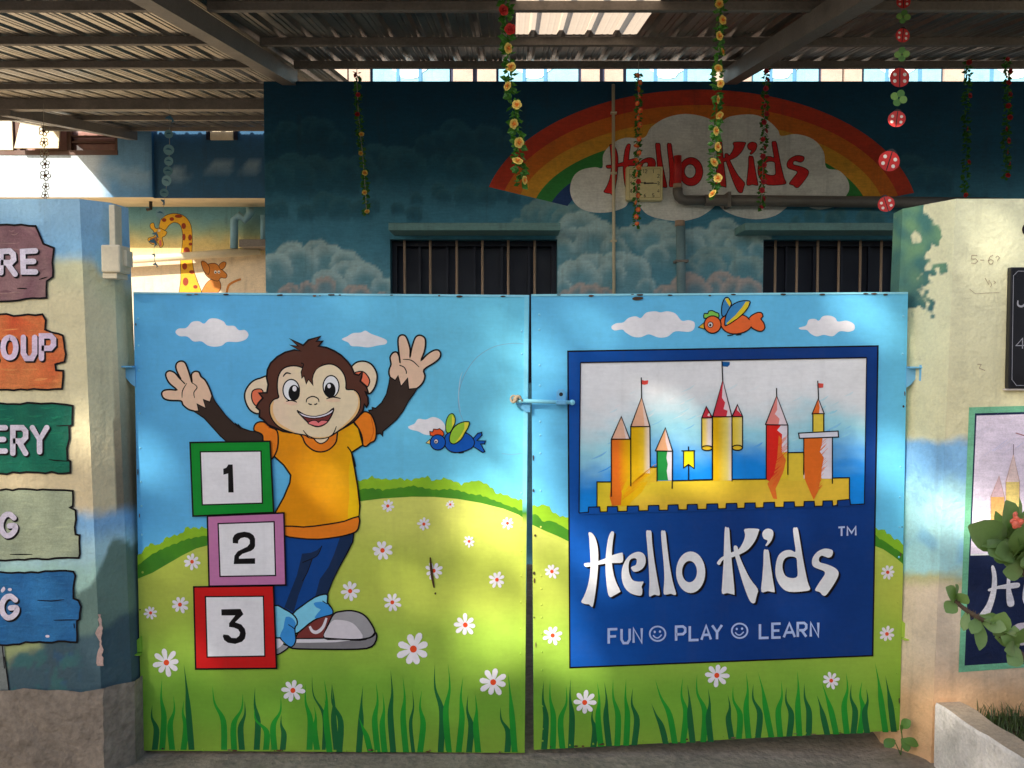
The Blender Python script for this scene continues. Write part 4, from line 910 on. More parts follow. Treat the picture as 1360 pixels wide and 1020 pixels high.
# grass blades
rnd = random.Random(3)
BLI = [0]
def blades(root, z, lst, by):
    for tx, ty, bx, d in lst:
        t = z(tx, ty); b = z(bx, by(bx)); H = b[1] - t[1]; w = H * .06 + 1.0; w = min(w, 4.0) * (.62 if d == 2 else 1)
        sw = rnd.choice((-1, 1)) * rnd.uniform(1.5, 4)
        mid = (b[0] - (b[0] - t[0]) * .2 - sw, b[1] - H * .45); up = (t[0] + (b[0] - t[0]) * .25 + sw * .5, t[1] + H * .28)
        Lp = cr([(b[0] - w, b[1]), (mid[0] - w * .95, mid[1]), (up[0] - w * .35, up[1]), t], 5, False); Rp = cr([(b[0] + w, b[1]), (mid[0] + w * .95, mid[1]), (up[0] + w * .35, up[1]), t], 5, False)
        BLI[0] += 1; p = Paint(LVL(0), GN, lv=6 + BLI[0] % 9); c0 = PC(32, 88, 50) if d else PC(38, 122, 48); c1 = PC(28, 92, 46) if d else PC(44, 140, 46)
        n = len(Lp); k = len(p.v); pts = Lp + Rp
        p.v += [p.w(q) for q in pts]; p.c += [mix(c0, c1, (b[1] - q[1]) / H) for q in pts]; p.f += [(i, i + 1, n + i + 1, n + i) for i in range(n - 1)]
        p.build('painted_grass_blade', M['enamel'], root)
blades(gl, FZ, [(157, 465, 172, 1), (220, 290, 220, 0), (293, 405, 285, 0), (362, 430, 358, 0), (360, 200, 410, 1), (545, 340, 620, 0), (740, 390, 685, 0), (752, 440, 735, 1), (820, 350, 830, 1), (815, 490, 890, 0), (985, 410, 945, 0), (990, 530, 998, 1), (1145, 330, 1170, 0), (1187, 270, 1262, 2), (1200, 470, 1220, 0), (1265, 300, 1300, 0), (1315, 330, 1345, 1)], lambda x: 757)
blades(gl, GZ2, [(2, 440, 32, 0), (45, 360, 85, 1), (215, 370, 192, 1), (190, 540, 255, 0), (285, 350, 295, 0), (322, 410, 333, 0), (365, 285, 380, 1), (432, 320, 450, 0), (483, 390, 490, 2), (537, 395, 527, 0), (608, 250, 640, 1), (680, 250, 685, 0), (763, 320, 738, 0), (790, 420, 795, 1), (828, 415, 845, 0), (968, 490, 1005, 1), (1008, 300, 1045, 0)], lambda x: 738)
blades(gr, MZ, [(103, 480, 105, 1), (142, 470, 158, 0), (240, 510, 218, 0), (268, 470, 270, 1), (405, 650, 408, 1), (432, 490, 455, 0), (476, 490, 505, 1), (530, 470, 555, 0), (610, 470, 610, 0), (652, 525, 660, 1), (765, 620, 855, 1), (788, 470, 910, 0), (960, 460, 960, 0), (987, 505, 1020, 1), (1047, 440, 1085, 0), (1115, 530, 1132, 1)], lambda x: 906 - (x - 90) * .0445)
blades(gr, NZ, [(77, 570, 100, 1), (110, 510, 145, 0), (190, 430, 205, 0), (235, 500, 262, 1), (263, 430, 345, 0), (405, 480, 400, 0), (440, 520, 455, 1), (505, 420, 518, 0), (548, 495, 575, 1), (625, 570, 690, 1), (655, 490, 745, 0), (805, 430, 810, 0), (838, 500, 850, 1), (905, 480, 890, 0), (930, 530, 935, 1), (983, 370, 1048, 0), (1047, 450, 1100, 1)], lambda x: 843 - (x - 80) * .0445)

# daisies
FLW = [(gl, 255, 746, 11), (gl, 239, 803, 12), (gl, 200, 814, 9), (gl, 221, 880, 18), (gl, 389, 917, 16), (gl, 515, 672, 9), (gl, 598, 670, 6), (gl, 563, 696, 9), (gl, 623, 719, 8), (gl, 674, 695, 8.5), (gl, 508, 731, 14), (gl, 576, 758, 12), (gl, 660, 770, 11), (gl, 521, 800, 12), (gl, 465, 785, 13), (gl, 618, 830, 15), (gl, 549, 862, 23), (gl, 655, 906, 19),
       (gr, 733, 759, 10), (gr, 734, 844, 13), (gr, 776.5, 933, 16), (gr, 952, 897, 16), (gr, 1104, 904, 11.5), (gr, 1179, 760, 10), (gr, 1178, 842, 11)]
for root, x, y, r in FLW:
    p = Paint(LVL(2), GN); a0 = rnd.uniform(0, .7); n = 8
    for k in range(n):
        a = a0 + 2 * math.pi * k / n + rnd.uniform(-.1, .1); L = r * rnd.uniform(.88, 1.08); w = r * .2
        p.fill([(x + math.cos(a) * L * t - math.sin(a) * w * s, y + math.sin(a) * L * t + math.cos(a) * w * s) for t, s in ((.12, -.35), (.5, -.85), (.78, -1), (.95, -.6), (1, 0), (.95, .6), (.78, 1), (.5, .85), (.12, .35))], PC(222, 210, 218), keep=(k % 2 == 0))
    p.fill(ell(x, y, r * .18 + .5, r * .18 + .6, 12), PC(205, 75, 45)); p.build('painted_daisy', M['enamel'], root)

# ---- number blocks
def block(out, inn, col, dig, nm):
    p = Paint(LVL(10), GN); o = DZ(out); i = DZ(inn)
    p.fill(o, PC(*col)); p.stroke(o, 2.2, INK, closed=True); p.fill(i, PC(218, 212, 222)); p.stroke(i, 1.8, INK, closed=True); p.fill(cr(DZ(dig), 1), C(20, 18, 20)); p.build('painted_number_block', M['enamel'], gl)['label'] = nm
block([(255, 55), (583, 50), (598, 342), (267, 357)], [(297, 93), (546, 90), (552, 304), (305, 311)], (22, 128, 48), [(391, 163), (404, 158), (412, 145), (430, 145), (434, 260), (412, 260), (411, 182), (392, 187)], 'green framed block with number 1')
block([(326, 357), (640, 344), (648, 640), (333, 645)], [(370, 388), (600, 380), (606, 601), (378, 605)], (176, 112, 152), [(430, 468), (430, 448), (437, 434), (450, 426), (478, 421), (500, 425), (515, 435), (522, 450), (522, 480), (516, 492), (505, 500), (470, 512), (456, 524), (456, 532), (522, 530), (522, 553), (434, 554), (437, 520), (450, 502), (490, 482), (500, 470), (500, 455), (492, 447), (478, 444), (462, 448), (453, 458), (452, 470)], 'mauve framed block with number 2')
block([(270, 648), (597, 643), (610, 982), (278, 985)], [(318, 688), (556, 686), (562, 932), (325, 936)], (182, 34, 34), [(383, 740), (462, 738), (474, 760), (440, 793), (465, 802), (480, 820), (484, 840), (480, 860), (468, 873), (440, 882), (410, 877), (395, 866), (389, 850), (392, 843), (412, 845), (425, 857), (445, 858), (457, 848), (460, 835), (452, 822), (435, 815), (415, 812), (415, 797), (440, 765), (384, 765)], 'red framed block with number 3')

# ---- monkey
p = Paint(LVL(3), GN, eps=3e-5); SK = PC(230, 180, 154); SK2 = PC(236, 194, 166); FUR = PC(52, 40, 34); BR = PC(78, 46, 36); ORG = PC(236, 118, 44); SHR = lambda x, y: mix(PC(240, 136, 34), PC(246, 156, 36), sstep(430, 470, x))
mk = p
p.shape(BZ((472, 610), (455, 565), (435, 530), (412, 510), (400, 485), (375, 482), (358, 500), (362, 545), (352, 512), (335, 460), (320, 430), (297, 423), (275, 435), (270, 460), (280, 490), (300, 530), (265, 490), (235, 478), (215, 490), (215, 515), (235, 550), (275, 585), (240, 584), (205, 588), (190, 605), (200, 632), (235, 645), (298, 648), (310, 670), (340, 695), (372, 705), (430, 720), (480, 660)), SK, 3, 2.2)
p.stroke(BZ((300, 530), (322, 552)), 1.6, INK); p.stroke(BZ((332, 548), (308, 590), (305, 630)), 1.4, INK, 4, taper=.5); p.stroke(BZ((362, 545), (390, 570), (372, 600), (376, 632)), 1.4, INK, 4, taper=.4)
p.shape(BZ((368, 705), (430, 745), (480, 800), (520, 845), (565, 885), (640, 890), (755, 880), (765, 850), (740, 825), (690, 818), (650, 805), (600, 778), (555, 735), (520, 690), (490, 650), (474, 615), (463, 655), (425, 640), (440, 690), (390, 665), (400, 705)), FUR, 0, 1.6)
p.fill(BZ((585, 768), (605, 778), (600, 768), (622, 782), (618, 772), (642, 798), (635, 808)), INK)
p.shape(CZ((462, 315), (458, 280), (468, 250), (463, 215), (478, 190), (500, 188), (512, 215), (515, 240), (505, 150), (507, 110), (525, 97), (545, 105), (560, 140), (568, 175), (567, 215), (575, 170), (590, 120), (605, 102), (625, 100), (645, 115), (648, 150), (640, 190), (625, 230), (655, 200), (690, 178), (715, 177), (727, 195), (720, 220), (690, 245), (640, 278), (645, 310), (635, 345), (605, 375), (560, 392), (500, 370)), SK, 3, 2.2)
p.stroke(CZ((512, 255), (535, 265), (547, 285), (548, 300)), 1.4, INK, 4); p.stroke(CZ((530, 225), (575, 230), (615, 265)), 1.4, INK, 4, taper=.4)
p.shape(CZ((462, 315), (490, 335), (505, 310), (520, 365), (555, 322), (560, 380), (605, 375), (590, 400), (560, 440), (530, 495), (495, 540), (450, 580), (425, 600), (425, 625), (412, 610), (395, 614), (370, 600), (350, 520), (355, 500), (352, 490), (372, 488), (370, 475), (388, 480), (420, 450), (445, 405), (458, 350)), FUR, 0, 1.6)
# legs and shoes
p.shape(EZ((110, 870), (140, 885), (155, 915), (185, 930), (150, 960), (112, 975), (80, 940)), PC(140, 140, 142), 3, 1.8); p.fill(EZ((112, 872), (148, 900), (153, 915), (120, 942), (90, 930)), PC(205, 200, 205), 2)
p.shape(EZ((195, 925), (225, 885), (300, 880), (385, 880), (540, 892), (620, 888), (668, 848), (682, 872), (668, 915), (625, 940), (500, 946), (300, 944), (205, 940)), PC(118, 116, 118), 2, 2.2)
p.fill(EZ((225, 888), (385, 884), (540, 894), (450, 905), (300, 908), (212, 908)), PC(200, 196, 200))
p.shape(EZ((222, 884), (240, 845), (300, 795), (350, 765), (440, 742), (410, 800), (385, 882), (300, 884)), PC(112, 52, 48), 0, 1.8)
p.stroke(EZ((303, 815), (318, 842), (345, 848), (378, 820), (398, 768)), 4.6, PC(205, 200, 205), 4, taper=.4)
p.shape(EZ((440, 745), (480, 731), (540, 727), (600, 745), (640, 785), (672, 850), (640, 880), (560, 890), (470, 887), (385, 881), (410, 800)), PC(146, 144, 146), 3, 2.2)
p.fill(EZ((388, 878), (400, 830), (430, 785), (470, 779), (530, 790), (570, 820), (602, 882), (500, 886)), PC(198, 192, 196), 3)
p.stroke(EZ((385, 881), (470, 887), (560, 890), (640, 880), (672, 850)), 1.8, INK, 3)
NV = PC(20, 62, 124); ND = PC(24, 42, 72)
p.shape(EZ((150, 270), (350, 300), (555, 270), (545, 340), (510, 410), (470, 480), (430, 560), (400, 640), (300, 680), (230, 730), (205, 745), (160, 715), (95, 705), (95, 560)), NV, 0, 2.0)
p.fill(EZ((550, 285), (535, 350), (505, 410), (470, 475), (430, 558), (400, 634), (335, 645), (360, 550), (410, 480), (440, 410), (475, 310)), ND)
p.fill(EZ((372, 360), (355, 405), (320, 430), (300, 480), (270, 560), (240, 640), (212, 738), (160, 708), (190, 630), (230, 530), (250, 450), (260, 405), (310, 400), (345, 385)), ND)
p.stroke(EZ((372, 360), (350, 410), (318, 432), (262, 455)), 1.2, INK, 3); p.stroke(EZ((318, 432), (290, 510), (262, 560)), 1.2, INK, 3)
LB, MBl = PC(122, 190, 226), PC(62, 134, 196)
p.shape(EZ((205, 748), (260, 700), (330, 652), (380, 635), (405, 640), (403, 680), (425, 710), (434, 745), (400, 755), (350, 770), (300, 800), (240, 850), (215, 850), (225, 800)), LB, 2, 2.0)
p.fill(EZ((325, 685), (350, 678), (385, 680), (423, 712), (430, 743), (390, 755), (330, 772), (350, 738), (365, 720), (340, 708)), MBl, 2); p.stroke(EZ((375, 672), (390, 682), (405, 690)), 1.2, INK)
p.shape(EZ((95, 700), (160, 718), (205, 745), (230, 775), (232, 805), (218, 825), (224, 880), (222, 905), (200, 932), (170, 915), (140, 880), (95, 865)), LB, 2, 2.0)
p.fill(EZ((168, 762), (205, 770), (225, 800), (215, 825), (221, 880), (218, 905), (200, 929), (168, 912), (135, 870), (155, 825)), MBl, 2); p.stroke(EZ((182, 805), (205, 820), (220, 832)), 1.2, INK)
# shirt
p.shape([(368, 560), (364, 606), (377, 618), (386, 631), (385, 641), (377, 660), (366, 680), (366, 704), (385, 703), (434, 698), (476, 688), (478, 672), (475, 645), (471, 622), (467, 601), (482, 591), (474, 560), (455, 550), (400, 560)], SHR, 0, 2.2)
p.fill([(466, 610), (471, 630), (475, 660), (476, 686), (462, 691), (464, 660), (463, 630)], PC(240, 172, 44), 2)
p.stroke(AZ((688, 868), (715, 905), (735, 960), (748, 1020)), 1.8, INK, 3)
p.shape(EZ((150, 250), (270, 255), (400, 240), (500, 222), (580, 195), (580, 250), (570, 275), (545, 290), (470, 310), (350, 324), (240, 318), (150, 300)), ORG, 2, 2.0)
p.shape(AZ((735, 680), (790, 625), (820, 605), (865, 625), (895, 690), (906, 760), (895, 820), (860, 840), (830, 866), (805, 856), (800, 800), (775, 735)), ORG, 3, 2.0); p.stroke(AZ((865, 640), (885, 740), (875, 790), (855, 835)), 1.2, PC(190, 90, 35), 3); p.stroke(AZ((735, 680), (775, 735), (800, 800), (803, 855)), 1.8, INK, 3)
p.shape(BZ((712, 815), (715, 785), (735, 768), (770, 768), (800, 795), (840, 815), (848, 870), (840, 930), (812, 975), (790, 960), (790, 890), (765, 880), (760, 845), (745, 830)), ORG, 3, 2.0)
p.stroke(AZ((65, 695), (90, 715), (100, 735)), 1.2, PC(190, 90, 35), 3)
p.shape(AZ((345, 770), (352, 800), (375, 850), (430, 895), (490, 908), (550, 890), (598, 842), (610, 790), (600, 750), (480, 740)), ORG, 3, 2.0)
p.shape(AZ((430, 790), (445, 820), (465, 837), (490, 845), (525, 830), (548, 795), (490, 780)), SK2, 3, 1.6)
# ears
p.shape(BZ((800, 520), (745, 520), (700, 540), (668, 580), (658, 620), (668, 665), (695, 705), (740, 720), (800, 690)), SK2, 4, 2.2)
p.shape(BZ((760, 590), (735, 580), (705, 590), (697, 620), (705, 655), (730, 678), (770, 650)), PC(222, 112, 82), 3, 1.6)
p.shape(AZ((700, 300), (720, 265), (760, 232), (820, 226), (875, 255), (910, 320), (905, 390), (880, 445), (845, 470), (780, 440)), SK2, 4, 2.2)
p.shape(AZ((735, 325), (765, 305), (800, 303), (830, 322), (855, 365), (850, 400), (832, 420), (790, 390)), PC(222, 112, 82), 3, 1.6)
# head
p.shape(AZ((335, 148), (258, 104), (318, 112), (255, 56), (355, 106), (395, 65), (485, 38), (455, 75), (502, 74), (470, 112), (530, 122), (590, 148), (640, 180), (690, 230), (720, 270), (740, 320), (772, 330), (802, 305), (795, 345), (785, 375), (830, 415), (846, 462), (822, 455), (842, 500), (845, 545), (832, 572), (815, 548), (805, 600), (770, 645), (730, 685), (690, 710), (600, 762), (480, 770), (260, 762), (200, 752), (140, 725), (90, 705), (55, 665), (25, 645), (28, 595), (2, 572), (18, 540), (52, 502), (22, 465), (82, 462), (92, 400), (80, 350), (86, 290), (110, 240), (160, 192), (220, 158), (290, 140)), BR, 0, 2.4)
p.shape(AZ((350, 275), (300, 260), (240, 265), (195, 290), (168, 340), (160, 400), (163, 460), (170, 498), (132, 515), (105, 555), (103, 610), (120, 660), (160, 710), (220, 745), (300, 770), (370, 782), (400, 800), (480, 808), (550, 795), (600, 765), (640, 735), (700, 690), (750, 640), (780, 580), (785, 520), (770, 470), (735, 440), (680, 436), (678, 390), (665, 330), (630, 280), (580, 250), (530, 248), (480, 265), (440, 290), (400, 300)), lambda x, y: mix(PC(240, 196, 164), PC(232, 190, 164), sstep(405, 375, x)), 3, 1.8)
SHD = PC(236, 172, 118)
p.fill(AZ((135, 522), (110, 560), (108, 610), (124, 655), (162, 705), (222, 740), (300, 765), (220, 720), (165, 680), (132, 620), (128, 570)), SHD, 3); p.fill(AZ((735, 448), (765, 490), (768, 550), (742, 615), (690, 678), (620, 740), (640, 732), (700, 687), (748, 638), (777, 580), (781, 520), (765, 472)), SHD, 3); p.fill(AZ((400, 788), (480, 798), (550, 787), (590, 765), (550, 793), (480, 805), (405, 799)), SHD, 2)
p.shape(AZ((345, 240), (352, 275), (340, 305), (345, 352), (362, 335), (378, 397), (395, 362), (430, 408), (424, 360), (432, 325), (450, 290), (480, 262), (500, 240)), BR, 0, 1.4); p.fill(AZ((335, 225), (356, 285), (420, 310), (448, 290), (490, 255), (510, 225), (420, 200)), BR, 0)
p.stroke(AZ((338, 238), (358, 248), (350, 275)), 1.4, INK, 3)
for a in (((265, 442), (62, 80), (287, 463), (43, 60), (290, 432), (16, 21)), ((565, 415), (60, 82), (557, 443), (42, 58), (550, 412), (13, 17))):
    p.shape(ell(*AZ(*a[0]), a[1][0] / 5.667, a[1][1] / 5.667, 28), PC(220, 214, 222), 0, 1.6); p.fill(ell(*AZ(*a[2]), a[3][0] / 5.667, a[3][1] / 5.667, 24), C(16, 16, 18)); p.fill(ell(*AZ(*a[4]), a[5][0] / 5.667, a[5][1] / 5.667, 14), PC(215, 212, 220))
p.fill(AZ((205, 540), (230, 522), (270, 520), (305, 535), (320, 545), (265, 560)), PC(222, 182, 158)); p.fill(AZ((520, 520), (540, 505), (580, 496), (630, 506), (632, 530), (570, 535)), PC(230, 186, 156))
p.stroke(AZ((228, 527), (270, 520), (308, 534)), 1.8, INK, 3, taper=.4); p.stroke(AZ((530, 508), (580, 495), (636, 506)), 1.8, INK, 3, taper=.4); p.stroke(AZ((203, 342), (228, 314), (264, 320)), 2.0, INK, 4, taper=.5)
p.stroke(AZ((378, 535), (385, 508), (425, 490), (465, 505), (474, 530)), 1.6, INK, 4, taper=.3); p.stroke(AZ((394, 543), (406, 550), (420, 550)), 1.6, INK); p.stroke(AZ((438, 550), (450, 550), (460, 543)), 1.6, INK)
p.shape(AZ((312, 600), (380, 635), (450, 642), (530, 620), (583, 580), (570, 630), (530, 690), (470, 718), (410, 700), (350, 645)), PC(104, 46, 44), 3, 1.8)
p.shape(AZ((320, 608), (380, 632), (450, 640), (530, 618), (580, 587), (572, 612), (520, 640), (440, 655), (370, 645), (338, 630)), PC(212, 206, 216), 2, 1.2)
p.shape(AZ((390, 690), (420, 672), (455, 672), (470, 686), (490, 670), (538, 674), (528, 692), (470, 716), (410, 702)), PC(226, 116, 116), 2, 1.2)
p.stroke(AZ((308, 596), (340, 615)), 2, INK); p.stroke(AZ((355, 745), (390, 785), (440, 805)), 1.4, INK, 3, taper=.4); p.stroke(AZ((545, 798), (582, 770), (605, 715)), 1.4, INK, 3, taper=.4)
p.build('painted_monkey', M['enamel'], gl)

# ---- birds
p = Paint(LVL(3), GN); BL = PC(26, 84, 168); GR2 = PC(142, 184, 66); YW = PC(214, 200, 76)
p.shape(CZ((755, 600), (755, 550), (770, 515), (790, 508), (802, 530), (800, 560), (775, 605)), GR2, 3, 1.2); p.fill(CZ((785, 512), (800, 532), (798, 560), (785, 580)), YW)
p.shape(CZ((890, 645), (920, 610), (940, 605), (942, 620), (915, 648), (960, 650), (955, 665), (935, 665), (957, 705), (945, 710), (915, 690), (890, 675)), BL, 0, 1.4)
p.shape(CZ((750, 625), (775, 605), (810, 600), (850, 605), (880, 620), (902, 650), (895, 680), (860, 700), (810, 710), (770, 700), (748, 670)), BL, 3, 1.4)
p.shape(CZ((672, 620), (670, 600), (685, 603), (690, 588), (710, 590), (720, 585), (738, 598), (745, 615), (735, 628), (710, 620), (690, 626)), PC(220, 86, 48), 0, 1.2)
p.shape(CZ((650, 660), (670, 642), (674, 667)), PC(215, 190, 120), 0, 1.0); p.shape(ell(*CZ(712, 657), 40 / 3.92, 40 / 3.92, 20), BL, 0, 1.4); p.shape(ell(*CZ(703, 652), 11 / 3.92, 12 / 3.92, 14), PC(206, 200, 206), 0, .8); p.fill(ell(*CZ(702, 654), 1.2, 1.4, 8), INK)
p.shape(CZ((775, 655), (775, 620), (795, 580), (830, 555), (875, 550), (870, 580), (855, 605), (835, 640), (800, 665)), GR2, 3, 1.4); p.fill(CZ((850, 552), (873, 553), (866, 582), (850, 605), (830, 640), (802, 660), (835, 615), (850, 585)), YW)
p.stroke(CZ((780, 708), (805, 712)), 1, INK); p.stroke(CZ((820, 713), (848, 710)), 1, INK)
p.build('painted_bird', M['enamel'], gl)['label'] = 'blue painted bird with green wings'
p = Paint(LVL(3), GN); OB = PC(222, 100, 56); BW = PC(62, 124, 172); YY = PC(206, 184, 60)
p.shape(JZ((165, 165), (165, 110), (180, 70), (200, 65), (218, 95), (212, 120), (185, 165)), BW, 3, 1.5); p.fill(JZ((182, 72), (200, 68), (216, 96), (208, 116), (195, 95)), YY)
p.shape(JZ((315, 185), (350, 155), (385, 148), (397, 170), (385, 185), (400, 205), (408, 235), (390, 255), (360, 250), (328, 230)), OB, 2, 1.5)
p.shape(JZ((158, 190), (180, 170), (230, 160), (290, 165), (320, 190), (330, 230), (290, 260), (230, 270), (185, 255), (160, 225)), OB, 3, 1.5); p.fill(JZ((318, 192), (328, 190), (336, 226), (326, 228)), OB)
p.shape(JZ((63, 180), (65, 155), (85, 155), (90, 142), (110, 138), (130, 148), (147, 155), (145, 180), (110, 172), (80, 180)), PC(122, 180, 82), 2, 1.4)
p.shape(JZ((32, 232), (64, 206), (66, 242)), PC(196, 160, 60), 0, 1.2); p.shape(ell(*JZ(112, 217), 48 / 4.25, 49 / 4.25, 22), OB, 0, 1.6); p.shape(ell(*JZ(100, 218), 15 / 4.25, 16 / 4.25, 14), PC(190, 185, 185), 0, 1); p.fill(ell(*JZ(99, 220), 1.6, 1.9, 8), INK)
p.shape(JZ((180, 215), (190, 160), (220, 110), (270, 85), (322, 85), (315, 115), (290, 150), (250, 185), (195, 220)), BW, 3, 1.5); p.fill(JZ((300, 87), (320, 87), (313, 115), (288, 149), (249, 183), (196, 217), (190, 210), (240, 165), (280, 118)), YY)
p.stroke(JZ((195, 280), (230, 275)), 1.2, INK); p.stroke(JZ((245, 277), (275, 272)), 1.2, INK)
p.build('painted_bird', M['enamel'], gr)['label'] = 'orange painted bird with blue wings'

# ---- logo panel with castle
OZ, PZ = Zf(760, 470, 4.635), Zf(920, 470, 4.636)
p = Paint(LVL(3), GN); PNL = [(754.3, 466.6), (1166, 459.5), (1159, 870.8), (757, 886.7)]
def bluec(x, y): return mix(PC(16, 74, 148), PC(12, 52, 112), sstep(760, 1000, x))
nu = 20; n = len(p.v)
for j in range(13):
    for i in range(nu + 1):
        u, w = i / nu, j / 12; a = [PNL[0][k] * (1 - u) + PNL[1][k] * u for k in (0, 1)]; b = [PNL[3][k] * (1 - u) + PNL[2][k] * u for k in (0, 1)]; q = (a[0] * (1 - w) + b[0] * w, a[1] * (1 - w) + b[1] * w)
        p.v.append(p.w(q)); p.c.append(bluec(*q))
p.f += [(n + j * (nu + 1) + i, n + j * (nu + 1) + i + 1, n + (j + 1) * (nu + 1) + i + 1, n + (j + 1) * (nu + 1) + i) for j in range(12) for i in range(nu)]
p.lv += 1; p.stroke(PNL, 2.0, INK, closed=True)
pn = p.build('painted_logo_panel', M['enamel'], gr)
# picture field: sky, gradient white to blue with streaks, down to the merlons
bst = [781.4, 806.4, 832.7, 860.8, 887, 912.5, 938.4, 964.2, 989, 1014, 1041, 1067.7, 1092.7]; bwid = [15.1, 13.4, 15.1, 14, 13.4, 13.4, 14.7, 14.2, 13.8, 14.5, 13.8, 13.6, 12.7]
def ytop(x): return 673.6 - (x - 781) * .0262
def ybot(x): return 680.3 - (x - 781) * .0262
def merl(x0, x1):
    out = []
    for s, w in zip(bst, bwid):
        if s + w < x0 or s > x1: continue
        out += [(s, ybot(s)), (s + .4, ytop(s)), (s + w, ytop(s + w)), (s + w + .6, ybot(s + w))]
    return out
p = Paint(LVL(4), GN)
WTL, WTR = (771, 481.6), (1151, 475)
def skyc(x, y):
    t = sstep(500, 665, y + 26 * nz(x, y, .012) + 10 * nz(x, y * 2, .05) - 24 * sstep(900, 770, x) * sstep(500, 600, y))
    c = mix(PC(220, 214, 222), PC(150, 202, 230), sstep(0, .45, t)); return mix(c, PC(34, 126, 206), sstep(.35, .9, t))
nu, nv = 76, 40; n = len(p.v)
BLq, BRq = (769, 681.3), (1148, 669.6)
for j in range(nv + 1):
    for i in range(nu + 1):
        u, w = i / nu, j / nv; a = [WTL[k] * (1 - u) + WTR[k] * u for k in (0, 1)]; b = [BLq[k] * (1 - u) + BRq[k] * u for k in (0, 1)]; q = (a[0] * (1 - w) + b[0] * w, a[1] * (1 - w) + b[1] * w)
        p.v.append(p.w(q)); p.c.append(skyc(*q))
p.f += [(n + j * (nu + 1) + i, n + j * (nu + 1) + i + 1, n + (j + 1) * (nu + 1) + i + 1, n + (j + 1) * (nu + 1) + i) for j in range(nv) for i in range(nu)]
p.lv += 1; rnd = random.Random(12)
for k in range(110):
    x = rnd.uniform(775, 1125); y = rnd.uniform(490, 655); l = rnd.uniform(8, 26); c = skyc(x, y + rnd.uniform(-22, 22))
    p.stroke([(x, y), (x + l * .5, y - l * .2), (x + l * .8, y - l * .42)], rnd.uniform(1, 3), c, smooth=2, taper=.95, keep=(k % 10 != 0))
p.lv += 1
YB = PC(236, 184, 62)
def castlec(x, y): return mix(PC(240, 190, 62), PC(226, 176, 68), sstep(790, 860, x))
base = [(793, 640), (1128, 634.5), (1128, 663.2)] + list(reversed(merl(791, 1110))) + [(793, 679)]
p.fill(base, castlec)
def rect(z, x0, y0, x1, y1, col): p.fill([z(x0, y0), z(x1, y0), z(x1, y1), z(x0, y1)], col)
rect(OZ, 470, 697, 522, 790, castlec); rect(PZ, 586, 607, 685, 780, PC(232, 184, 70))
def grad(z, x0, y0, x1, y1, cols, tip=None, sd=0):
    n = len(cols); N = 14; A = len(p.v); rows = 8
    for j in range(rows + 1):
        for i in range(N + 1):
            u = i / N; t = u * (n - 1); k = min(n - 2, int(t)); c = mix(cols[k], cols[k + 1], t - k)
            q = z(x0 + (x1 - x0) * u, y0 + (y1 - y0) * j / rows); p.v.append(p.w(q)); p.c.append(c)
    p.f += [(A + j * (N + 1) + i, A + j * (N + 1) + i + 1, A + (j + 1) * (N + 1) + i + 1, A + (j + 1) * (N + 1) + i) for j in range(rows) for i in range(N)]; p.lv += 1
def flick(z, pts, col, wd, n, dx, dy, sd):
    r = random.Random(sd)
    for k in range(n):
        t = r.random() * (len(pts) - 1); i = int(t); f = t - i; x = pts[i][0] + (pts[i + 1][0] - pts[i][0]) * f; y = pts[i][1] + (pts[i + 1][1] - pts[i][1]) * f
        x += r.uniform(-8, 8); y += r.uniform(-8, 8); s = r.uniform(.5, 1.2)
        p.stroke([z(x, y), z(x + dx * s * 1.5, y + dy * s * 1.5)], wd * r.uniform(.9, 1.8), col, taper=.9, keep=(k % 6 != 0))
    p.lv += 1
O1, O2, O3, CW = PC(234, 108, 44), PC(242, 146, 38), PC(244, 168, 36), PC(214, 200, 196)
grad(OZ, 242, 525, 358, 932, [O1, O1, O2, O3]); grad(OZ, 360, 448, 478, 740, [O3, O3, PC(238, 178, 60), CW])
p.fill(OZ((358, 735), (478, 735), (470, 780), (430, 850), (340, 935), (300, 938), (240, 930), (300, 850)), O3)
flick(OZ, [(300, 900), (330, 850), (370, 800), (410, 760)], O2, 3, 40, 70, -55, 1); flick(OZ, [(420, 800), (470, 760), (450, 820)], PC(236, 178, 60), 3, 30, 50, -45, 2); flick(OZ, [(250, 700), (270, 800), (262, 900)], O1, 3, 24, 26, -30, 3)
p.fill(OZ((240, 790), (290, 790), (305, 860), (300, 930), (245, 935), (230, 880)), O1)
p.fill(OZ((302, 385), (240, 525), (355, 525)), PC(214, 168, 142)); p.fill(OZ((308, 400), (330, 525), (353, 524)), PC(212, 192, 186)); p.fill(OZ((427, 265), (358, 448), (478, 445)), PC(218, 164, 134)); p.fill(OZ((430, 275), (445, 445), (476, 445)), PC(216, 188, 176))
p.fill(OZ((427, 160), (445, 165), (468, 162), (465, 186), (445, 190), (427, 187)), PC(196, 70, 62))
rect(OZ, 522, 598, 615, 778, PC(210, 204, 208)); p.fill(OZ((522, 598), (586, 598), (580, 640), (588, 680), (582, 720), (590, 778), (522, 778)), PC(44, 138, 66))
p.fill(OZ((573, 455), (512, 595), (617, 598)), PC(232, 158, 118)); p.fill(OZ((573, 460), (575, 540), (590, 596), (616, 597)), PC(216, 192, 188))
p.fill(OZ((685, 597), (750, 597), (750, 705), (715, 680), (685, 702)), PC(232, 196, 52))
grad(OZ, 797, 395, 864, 578, [PC(236, 190, 80), PC(222, 186, 110), CW, PC(206, 190, 180)]); p.fill(ell(*OZ(830, 580), 33 / 4.635, 15 / 4.635, 16), PC(238, 178, 60)); p.fill(OZ((825, 323), (795, 393), (860, 390)), PC(186, 52, 64)); p.fill(OZ((838, 365), (848, 370), (845, 385), (832, 380)), CW)
